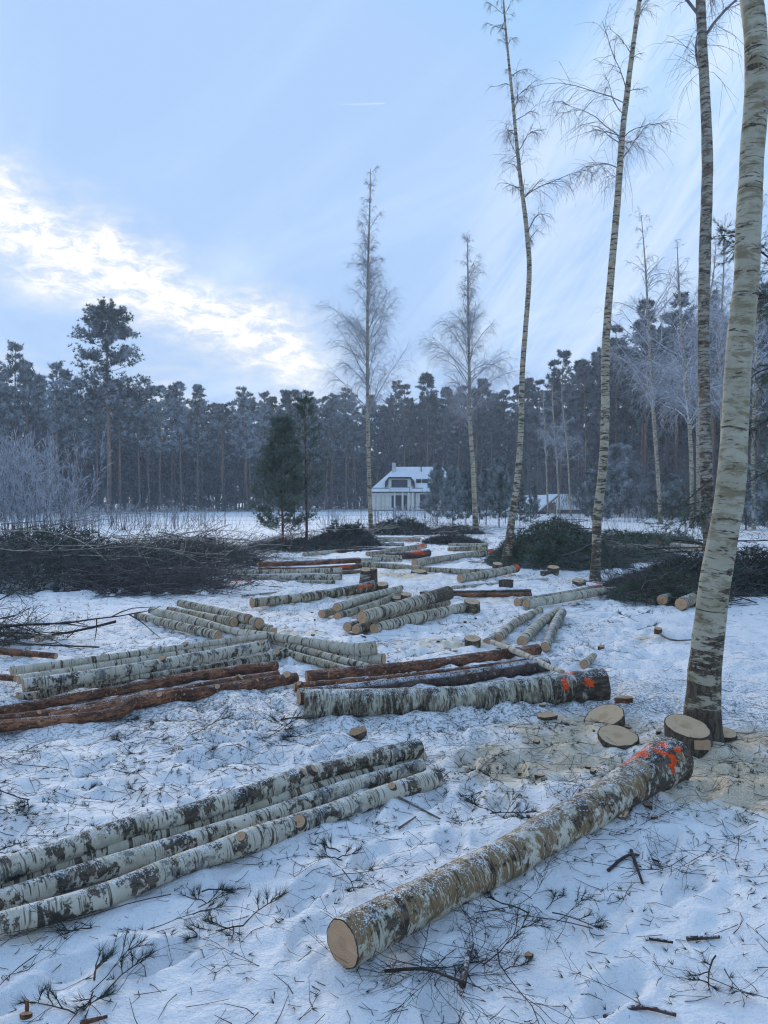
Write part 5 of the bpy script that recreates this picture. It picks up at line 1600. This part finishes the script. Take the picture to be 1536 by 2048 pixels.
# ------------------------------------------------------------ TWIGS AND SPRIGS ON THE SNOW
def twig_mesh(r, L, forks=5, rr=.003, curl=.16, mt='twig'):
    P = grow(np.array([[0, 0, .006]]), np.array([[1, 0, .05]]), np.array([L]), 9, 0, curl, r)
    P[:, :, 2] = .006 + np.abs(P[:, :, 2] - .006) * .35
    g = Geo(); V, Q = many_tubes(P, np.linspace(1, .35, 9)[None] * rr, 4); g.add(V, Q)
    if forks:
        i = np.zeros(forks, int); s, t = along(P, i, r.uniform(.15, .9, forks))
        d = t + np.stack([r.normal(0, .3, forks), r.choice([-1, 1], forks) * r.uniform(.4, 1, forks), r.uniform(-.05, .35, forks)], -1)
        P2 = grow(s, d, L * r.uniform(.15, .45, forks), 6, .05, .16, r); P2[:, :, 2] = np.maximum(P2[:, :, 2], .004)
        V, Q = many_tubes(P2, np.linspace(1, .5, 6)[None] * rr * .55 * np.ones((forks, 1)), 3); g.add(V, Q)
        j = np.repeat(np.arange(forks), 3); s, t = along(P2, j, r.uniform(.2, .95, len(j)))
        P3 = grow(s, t + r.normal(0, .55, (len(j), 3)), L * r.uniform(.05, .16, len(j)), 4, .05, .16, r); P3[:, :, 2] = np.maximum(P3[:, :, 2], .003)
        V, Q = many_tubes(P3, np.full((len(j), 4), rr * .38), 3); g.add(V, Q)
    return g.mesh('fallen_twig', [M[mt]])


def sprig_mesh(r, L, nt=3):
    P = grow(np.array([[0, 0, .008]]), np.array([[1, 0, .12]]), np.array([L]), 7, .03, .14, r); P[:, :, 2] = np.maximum(P[:, :, 2], .006)
    i = np.zeros(nt, int); s, t = along(P, i, r.uniform(.25, .9, nt))
    d = t + np.stack([r.normal(0, .2, nt), r.choice([-1, 1], nt) * r.uniform(.4, 1, nt), r.uniform(.1, .6, nt)], -1)
    P2 = grow(s, d, L * r.uniform(.2, .45, nt), 5, .02, .1, r)
    g = Geo(); V, Q = many_tubes(P, np.linspace(1, .5, 7)[None] * .0032, 4); g.add(V, Q)
    V, Q = many_tubes(P2, np.full((nt, 5), .0022), 3); g.add(V, Q)
    stem = g.mesh('sprig_stem', [M['twig']])
    C = np.concatenate([P[:, -1], P[:, -2], P2[:, -1], P2[:, -2], P2[:, -3]]); D = np.concatenate([P[:, -1] - P[:, -2]] * 2 + [P2[:, -1] - P2[:, -2]] * 3)
    V, T = blades(C, D + [0, 0, .006], 15, .055, .0014, .62, r)
    V[:, 2] = np.maximum(V[:, 2], .003)
    g = Geo(); g.add(V, T, smooth=False)
    return stem, g.mesh('sprig_needles', [M['needle_sprig']])


M['needle_sprig'] = m_needles('pine_needles_fallen', (0.022, 0.036, 0.030), (0.055, 0.080, 0.060))
tr = np.random.default_rng(31)
tw_v = [twig_mesh(tr, L, f, q) for L, f, q in [(.55, 6, .0022), (.42, 5, .0018), (.7, 7, .0026), (.34, 4, .0017), (.5, 5, .0021), (.28, 3, .0016), (.8, 7, .0028), (.38, 4, .0018), (.22, 2, .0016), (.3, 0, .0020), (.45, 6, .0018), (.6, 6, .0022)]]
sp_v = [sprig_mesh(tr, L, n_) for L, n_ in [(.22, 4), (.16, 3), (.28, 5), (.12, 2), (.2, 4)]]


def zone(px, py):
    if py > 1480:
        if px > 700 and py > 1560 + (1350 - px) * .55:
            return ('on the near side of the thick front log', 'beside the front log')
        if px < 880 and py > 1500 + (880 - px) * .40:
            return ('below the front left pile', 'below the front left pile')
        return ('just behind the front left pile', 'behind the front left pile')
    if px > 1180: return ('on the open snow at the right, behind the large birch', 'on the right open snow')
    if py > 1300: return ('near the red pine logs', 'around the pine logs')
    return ('among the piles in the middle of the clearing', 'among the middle piles')


def put_twig(px, py, me, rz, s, z=0.0):
    c = G(px, py); a, b = zone(px, py)
    o = link('fallen_twig', me); o.location = (c[0], c[1], hz(c[0], c[1]) + z); o.rotation_euler = (tr.uniform(-.05, .05), 0, rz); o.scale = (s, s, s)
    tag(o, 'dark bare twig lying ' + a, 'twig', 'bare twigs ' + b)
    return o


def put_sprig(px, py, pr, rz, s, z=0.0):
    c = G(px, py); a, b = zone(px, py)
    o = thing('pine_sprig', 'small pine sprig fallen ' + a, 'pine sprig', (c[0], c[1], hz(c[0], c[1]) + z), 'pine sprigs ' + b, rz)
    o.scale = (s, s, s)
    link('stem', pr[0], o); link('needles', pr[1], o)
    return o


# clusters seen in the photograph: (px, py, how many, spread px, spread py)
for cx, cy, n_, sx, sy in [(850, 1935, 34, 80, 34), (960, 1915, 30, 55, 34), (1060, 1860, 8, 60, 40), (920, 1830, 5, 80, 30), (330, 1800, 4, 70, 40), (560, 1720, 7, 90, 30), (660, 1730, 4, 30, 60),
                           (1180, 1660, 9, 80, 30), (1300, 1640, 6, 60, 30), (1440, 1660, 9, 70, 25), (1400, 1720, 5, 80, 30), (1480, 1500, 8, 50, 50), (1500, 1440, 5, 30, 30), (1330, 1780, 4, 70, 30), (1170, 1870, 4, 60, 30),
                           (880, 1560, 8, 60, 25), (1000, 1570, 5, 80, 30), (1000, 1440, 7, 120, 20), (1300, 1420, 5, 60, 20), (60, 1640, 6, 60, 30), (200, 1600, 5, 90, 20), (150, 1690, 3, 60, 20),
                           (380, 1480, 9, 160, 30), (120, 1520, 7, 120, 30), (560, 1500, 7, 120, 30), (300, 1560, 5, 120, 25), (90, 1900, 4, 60, 25), (180, 1990, 4, 70, 30), (420, 1920, 3, 70, 30), (640, 1960, 4, 60, 40),
                           (1200, 1990, 3, 120, 30), (1450, 1960, 4, 50, 40), (760, 1800, 3, 60, 50), (300, 1290, 6, 80, 12), (1230, 1300, 5, 80, 30), (1330, 1340, 5, 60, 40)]:
    for _ in range(max(1, int(n_ * .62))):
        put_twig(tr.normal(cx, sx * .6), min(2060, tr.normal(cy, sy * .6)), tw_v[tr.integers(0, 12)], tr.uniform(0, 6.28), tr.uniform(.45, .95), .004)
for cx, cy, n_, sx, sy in [(395, 1800, 4, 25, 25), (480, 1860, 4, 25, 20), (680, 1730, 4, 12, 60), (1075, 1640, 3, 40, 12), (1080, 1830, 4, 25, 20), (1000, 1640, 3, 30, 12), (40, 1620, 6, 40, 15), (30, 1680, 4, 30, 30),
                           (185, 1985, 4, 20, 20), (150, 2020, 2, 20, 20), (960, 1955, 4, 40, 30), (340, 1490, 8, 150, 30), (250, 1440, 6, 120, 10), (520, 1470, 5, 60, 20), (620, 1500, 4, 60, 20), (985, 1580, 3, 30, 8), (910, 1540, 4, 30, 15),
                           (1080, 1470, 3, 20, 10), (240, 1550, 4, 80, 20), (180, 1860, 1, 8, 8), (890, 1270, 4, 60, 20), (1050, 1240, 3, 60, 20), (1180, 1230, 5, 50, 20), (1270, 1250, 4, 40, 15), (480, 1320, 3, 60, 20), (1450, 1900, 2, 30, 30)]:
    for _ in range(n_):
        put_sprig(tr.normal(cx, sx * .6), min(2055, tr.normal(cy, sy * .6)), sp_v[tr.integers(0, 5)], tr.uniform(0, 6.28), tr.uniform(.6, 1.1), .004)

# countless small twigs and needles over the whole clearing
n = 15000
lr = np.random.default_rng(55)
px = lr.uniform(-60, 1600, n)
py = 1072 + 990 * lr.random(n) ** 1.75
keep = ~((px > 1230 + (py - 1250) * .1) & (py > 1215) & (py < 1420) & (lr.random(n) < .75))
keep &= lr.random(n) > np.interp(py, [1480, 1620, 1780, 2000], [0, .5, .88, .9])
px, py = px[keep], py[keep]; n = len(px)
st = np.array([G(a, b) for a, b in zip(px, py)]); st[:, 2] = height(st[:, 0], st[:, 1]) + .004
a = lr.uniform(0, 2 * PI, n)
far = np.clip(st[:, 1] / 7, 1, 4)
L = lr.uniform(.05, .26, n) * (.75 + .25 * far) * np.interp(py, [1450, 1700], [1, .55])
P = grow(st, np.stack([np.cos(a), np.sin(a), np.full(n, .02)], -1), L, 4, 0, .32, lr)
lift = P[:, :, 2] - st[:, None, 2]
gz = height(P[:, :, 0].ravel(), P[:, :, 1].ravel()).reshape(n, 4)
P[:, :, 2] = gz + .003 + np.abs(lift) * .3
P = P[:, [0, 1, 3]]
V, Q = many_tubes(P, np.linspace(1, .6, 3)[None] * (lr.uniform(.0008, .0019, n) * (.75 + .25 * far))[:, None], 3)
g = Geo(); g.add(V, Q); g.obj('twig_litter', M['twig'], kind='stuff')

n = 17000
px = lr.uniform(-60, 1560, n); py = 1085 + 940 * lr.random(n) ** 1.8
dens = vnoise2(px / 60, py / 22, 88)
keep = (dens > -.05) & (lr.random(n) > np.interp(py, [1480, 1700, 1900], [0, .75, .93])) & ~((px > 1200) & (py > 1230) & (py < 1440))
px, py = px[keep], py[keep]; n = len(px)
st = np.array([G(a_, b_) for a_, b_ in zip(px, py)]); st[:, 2] = height(st[:, 0], st[:, 1]) + .006
far = np.clip(st[:, 1] / 7, .8, 3)
V1, T1 = blades(st, np.stack([lr.normal(0, 1, n), lr.normal(0, 1, n), np.full(n, .3)], -1), 9, np.minimum(.045 * far, .11), .0022, .6, lr)
zz = height(V1[:, 0], V1[:, 1]) + .002
V1[:, 2] = np.maximum(V1[:, 2], zz)
g = Geo(); g.add(V1, T1, smooth=False); g.obj('needle_litter', M['needle_sprig'], kind='stuff')

# ------------------------------------------------------------ HOUSE
M['plaster'] = m_plain('cream_plaster', (0.83, 0.79, 0.70), .8, .06, 1.5)
M['roofsnow'] = m_plain('roof_snow', (0.90, 0.90, 0.90), .7, .03, .7)
M['fascia'] = m_plain('dark_fascia', (0.016, 0.015, 0.017), .6, .1, 3)
M['frame'] = m_plain('dark_window_frame', (0.022, 0.022, 0.026), .5, .1, 3)
M['brickwhite'] = m_plain('white_chimney_render', (0.60, 0.59, 0.56), .8, .1, 3)
M['timber'] = m_plain('shed_timber', (0.26, 0.19, 0.13), .8, .3, 2.5)
gm, gt_, gb_ = mat('window_glass'); gb_.inputs['Base Color'].default_value = (0.015, 0.022, 0.035, 1); gb_.inputs['Roughness'].default_value = .12; gb_.inputs['Specular IOR Level'].default_value = .3
M['glass'] = gm
cm, ct_, cb_ = mat('curtain'); cb_.inputs['Base Color'].default_value = (0.28, 0.32, 0.40, 1)
M['curtain'] = cm


def box(x0, x1, y0, y1, z0, z1):
    v = np.array([[x0, y0, z0], [x1, y0, z0], [x1, y1, z0], [x0, y1, z0], [x0, y0, z1], [x1, y0, z1], [x1, y1, z1], [x0, y1, z1]], float)
    return v, np.array([[0, 1, 5, 4], [1, 2, 6, 5], [2, 3, 7, 6], [3, 0, 4, 7], [4, 5, 6, 7], [3, 2, 1, 0]])


def bobj(name, mt, boxes, parent, kind=None, bevel=False):
    g = Geo()
    for b in boxes:
        g.add(*box(*b), smooth=False)
    return g.obj(name, M[mt], parent, kind)


YH = 115.0
U = YH / F
def hx(px): return (px - 768) * U
def hzz(py): return EYE + (1000 - py) * U * 1.0
house = thing('house', 'cream house with a snow covered hipped roof and a dark dormer', 'house', (hx(820), YH, 0))
X0, X1 = hx(743), hx(918)
bobj('wall', 'plaster', [(X0, X1, YH, YH + 9, -.2, 2.72)], house)
bobj('plinth', 'frame', [(X0 - .03, X1 + .03, YH - .03, YH, -.2, .12)], house)
# hipped roof
e = .55; zr0, zr1 = 2.72, 6.75
xa, xb, ya, yb = X0 - e, X1 + e, YH - e, YH + 9 + e
rx0, rx1, ry = hx(793), hx(888), YH + 4.5
V = np.array([[xa, ya, zr0 + .12], [xb, ya, zr0 + .12], [xb, yb, zr0 + .12], [xa, yb, zr0 + .12], [rx0, ry, zr1], [rx1, ry, zr1], [xa, ya, zr0], [xb, ya, zr0], [xb, yb, zr0], [xa, yb, zr0]])
g = Geo(); g.add(V, [np.array([[0, 1, 5, 4], [2, 3, 4, 5]]), np.array([[1, 2, 5], [3, 0, 4]]), np.array([[9, 8, 7, 6]])], smooth=False)
g.obj('roof', M['roofsnow'], house)
bobj('fascia', 'fascia', [(xa - .02, xb + .02, ya - .06, ya - .003, zr0 - .06, zr0 + .10), (xa - .06, xa - .003, ya, yb, zr0 - .06, zr0 + .10)], house)
bobj('chimney', 'brickwhite', [(hx(784.5), hx(792), ry - 1.2, ry - .7, 5.4, 7.35)], house)
bobj('chimney_cap', 'frame', [(hx(784), hx(792.5), ry - 1.25, ry - .65, 7.353, 7.42)], house)
bobj('vent_pipe', 'frame', [(hx(843.5), hx(845.5), ry - 1.0, ry - .85, 5.6, 7.0)], house)
bobj('snow_guard', 'fascia', [(hx(742), hx(778), ya + .55, ya + .60, zr0 + .62, zr0 + .70), (hx(824), hx(846), ya + .55, ya + .60, zr0 + .62, zr0 + .70)], house)


def window(x0, x1, z0, z1, y, parent, mull=0, curtain=False, name='window'):
    w = .07
    bx = [(x0, x1, y - .05, y - .003, z0, z0 + w), (x0, x1, y - .05, y - .003, z1 - w, z1), (x0, x0 + w, y - .05, y - .003, z0 + w, z1 - w), (x1 - w, x1, y - .05, y - .003, z0 + w, z1 - w)]
    for k in range(mull):
        c = x0 + (x1 - x0) * (k + 1) / (mull + 1)
        bx.append((c - .03, c + .03, y - .05, y - .003, z0 + w, z1 - w))
    f = bobj(name, 'frame', bx, parent)
    p_ = Geo(); p_.add(*box(x0 + w, x1 - w, y - .022, y - .012, z0 + w, z1 - w), smooth=False)
    o = p_.obj('pane', M['glass'], f)
    return f


# dormer: wall box, flared dark roof with snow on top, balcony rail
dx0, dx1, dy = hx(777), hx(822), YH + .35
bobj('dormer_wall', 'plaster', [(dx0, dx1, dy, dy + 4, 2.75, 5.0)], house)
dv = []
prof = [(hx(770), 3.55), (hx(770.5), 4.4), (hx(777), 5.02), (hx(822), 5.02), (hx(829), 4.4), (hx(829.5), 3.55)]
inn = [(hx(773), 3.5), (hx(773.8), 4.3), (hx(779), 4.80), (hx(820), 4.80), (hx(825.5), 4.3), (hx(826.5), 3.5)]
Vv = []
for yy in (dy - .35, dy + 4.2):
    Vv += [[a, yy, b] for a, b in prof] + [[a, yy, b] for a, b in inn]
Vv = np.array(Vv)
fs = []
for k in range(5):
    fs += [[k, k + 1, 7 + k, 6 + k], [12 + k, 18 + k, 19 + k, 13 + k], [k, 12 + k, 13 + k, k + 1], [6 + k, 7 + k, 19 + k, 18 + k]]
fs += [[0, 6, 18, 12], [5, 17, 23, 11]]
g = Geo(); g.add(Vv, np.array(fs), smooth=False); g.obj('dormer_roof', M['fascia'], house)
sv_ = [[a, yy, b] for yy in (dy - .33,) for a, b in [(hx(771), 4.43), (hx(777.3), 5.05), (hx(821.7), 5.05), (hx(828.5), 4.43)]]
apex = [[hx(793), dy + 3.6, 6.15], [hx(806), dy + 3.6, 6.15]]
back = [[hx(772), dy + 2.6, 4.85], [hx(828), dy + 2.6, 4.85]]
g = Geo(); g.add(np.array(sv_ + apex + back), [np.array([[1, 2, 5, 4]]), np.array([[0, 1, 4], [0, 4, 6], [2, 3, 5], [3, 7, 5]])], smooth=False); g.obj('dormer_snow', M['roofsnow'], house)
window(hx(783), hx(815), 2.95, 4.65, dy, house, 1)
bobj('balcony_slab', 'plaster', [(dx0 + .1, dx1 - .1, dy - .9, dy - .06, 2.70, 2.80)], house)
bobj('balcony_rail', 'frame', [(dx0 + .2, dx1 - .2, dy - .88, dy - .84, 3.45, 3.50), (dx0 + .2, dx0 + .25, dy - .88, dy - .84, 2.803, 3.45), (dx1 - .25, dx1 - .2, dy - .88, dy - .84, 2.803, 3.45)], house)
for a, b in ((833, 843), (845, 857)):
    bobj('roof_window', 'frame', [(hx(a), hx(b), YH + 1.15, YH + 1.9, 4.15, 4.75)], house)
for a, b, z0, z1, mm in ((783, 787.5, .45, 2.25, 0), (791, 803, .12, 2.3, 1), (807, 814, .12, 2.3, 0), (840, 860, .3, 2.45, 1)):
    window(hx(a), hx(b), z0, z1, YH, house, mm)
for a in (789, 805, 817, 825):
    bobj('pillar', 'plaster', [(hx(a) - .10, hx(a) + .10, YH - .9, YH - .7, -.1, 2.70)], house)
bobj('downpipe', 'frame', [(hx(830) - .05, hx(830) + .05, YH - .12, YH - .02, 0, 2.65)], house)
for a in (752, 762, 770):
    bobj('trellis_post', 'timber', [(hx(a) - .03, hx(a) + .03, YH - .5, YH - .44, -.05, 2.3)], house)

# woodshed and the low snow roof next to it
Ys = 88.0
def sx(px, Y=Ys): return (px - 768) / F * Y
def sz(py, Y=Ys): return EYE + (1000 - py) / F * Y
shed = thing('woodshed', 'open timber woodshed with a steep snow covered lean-to roof', 'shed', (sx(1095), Ys, 0))
A_ = [sx(1069), Ys - 2, sz(1021)]; B_ = [sx(1120), Ys + 1, sz(989)]; C_ = [sx(1040), Ys + 3, sz(991, Ys + 2)]; D_ = [sx(1010), Ys, sz(1019)]
top = np.array([A_, B_, C_, D_]); bot = top - [0, 0, .16]
g = Geo(); g.add(np.vstack([top, bot]), np.array([[0, 1, 2, 3], [7, 6, 5, 4], [0, 4, 5, 1], [1, 5, 6, 2], [2, 6, 7, 3], [3, 7, 4, 0]]), smooth=False); g.obj('roof', M['roofsnow'], shed)
tb = bot - [0, 0, .003]; g = Geo(); g.add(np.vstack([tb, tb - [0, 0, .14]]), np.array([[0, 1, 2, 3], [7, 6, 5, 4], [0, 4, 5, 1], [1, 5, 6, 2], [2, 6, 7, 3], [3, 7, 4, 0]]), smooth=False); g.obj('roof_boards', M['timber'], shed)
for px_ in (1098, 1106, 1111, 1116):
    zt = sz(np.interp(px_, [1069, 1120], [1021, 989])) - .28
    bobj('post', 'brickwhite' if px_ == 1111 else 'timber', [(sx(px_) - .07, sx(px_) + .07, Ys - .6, Ys - .45, -.1, zt)], shed)
for k in range(4):
    zk = .12 + k * .32
    bobj('plank', 'timber', [(sx(1086 + k * 4), sx(1113), Ys - .35, Ys - .29, zk, zk + .2)], shed)
bobj('wood_stack', 'timber', [(sx(1060), sx(1092), Ys - .2, Ys + 1.5, -.1, .35)], shed)
low = thing('outbuilding', 'low outbuilding right of the woodshed, showing mostly its snow roof', 'outbuilding', (sx(1140, 92), 92, 0))
bobj('wall', 'timber', [(sx(1112, 92), sx(1172, 92), 91, 95, -.1, .62)], low)
g = Geo(); xa, xb = sx(1110, 91), sx(1176, 92)
V = np.array([[xa, 90.6, .60], [xb, 90.6, .60], [xb, 95, 2.35], [xa, 95, 2.35], [xa, 90.6, .44], [xb, 90.6, .44], [xb, 95, 2.18], [xa, 95, 2.18]])
g.add(V, np.array([[0, 1, 2, 3], [7, 6, 5, 4], [0, 4, 5, 1], [1, 5, 6, 2], [2, 6, 7, 3], [3, 7, 4, 0]]), smooth=False); g.obj('roof', M['roofsnow'], low)

# ------------------------------------------------------------ FENCES
M['wire'] = m_plain('fence_wire', (0.075, 0.085, 0.10), .6, .1, 3, bstr=0)
def fence(label, pts, hgt, sp, rows, cols, wr, pr):
    p0 = np.array(pts[0]); root = thing('wire_fence', label, 'fence', (pts[0][0], pts[0][1], 0))
    P0 = []
    for a, b in zip(pts[:-1], pts[1:]):
        a = np.array(a, float); b = np.array(b, float); L = np.linalg.norm(b - a); k = max(1, int(L / sp))
        for i in range(k): P0.append(a + (b - a) * i / k)
    P0.append(np.array(pts[-1], float))
    me = None
    for q in P0:
        if me is None:
            g = Geo(); P = np.array([[[0, 0, -.1], [0, 0, hgt + .08]]]); V, Q = many_tubes(P, np.full((1, 2), pr), 6); g.add(V, Q); me = g.mesh('post', [M['wire']])
        o = link('post', me, root); o.location = (q[0] - p0[0], q[1] - p0[1], 0)
    g = Geo()
    Pl = np.array([[[*p0_, z] for p0_ in P0] for z in np.linspace(.08, hgt, rows)])
    for seg in range(len(P0) - 1):
        V, Q = many_tubes(Pl[:, seg:seg + 2], np.full((rows, 2), wr), 3); g.add(V, Q)
    if cols:
        S = []
        for a, b in zip(P0[:-1], P0[1:]):
            k = int(np.linalg.norm(b - a) / cols)
            for i in range(k):
                q = a + (b - a) * i / k; S.append([[q[0], q[1], .05], [q[0], q[1], hgt]])
        V, Q = many_tubes(np.array(S), np.full((len(S), 2), wr), 3); g.add(V, Q)
    g.obj('wire_mesh', M['wire'], root)
fence('dense mesh fence along the far side of the snow field, below the forest', [((-60 - 768) / F * 84, 84), ((300 - 768) / F * 92, 92), ((742 - 768) / F * 108, 108)], 1.35, 2.6, 22, .12, .008, .04)
fence('light wire fence crossing the snow field before the house', [((60 - 768) / F * 44, 44), ((450 - 768) / F * 47, 47), ((850 - 768) / F * 50, 50), ((1250 - 768) / F * 56, 56)], 1.15, 2.0, 5, 0, .004, .025)

# ------------------------------------------------------------ HAZE
g = Geo(); v, f = box(-425, 425, -425, 425, -1.5, 27.5); g.add(v, f, smooth=False)
hm = bpy.data.materials.new('winter_haze'); hm.use_nodes = True; hm.node_tree.nodes.clear()
ht = NT(hm.node_tree); pv = ht.new('ShaderNodeVolumePrincipled'); ho = ht.new('ShaderNodeOutputMaterial')
pv.inputs['Color'].default_value = (0.84, 0.92, 1.0, 1); pv.inputs['Density'].default_value = 0.0010; pv.inputs['Anisotropy'].default_value = 0.2
ht.l.new(pv.outputs[0], ho.inputs['Volume'])
g.obj('haze', hm, kind='stuff')
print('tris', sum(len(m.polygons) for m in bpy.data.meshes))
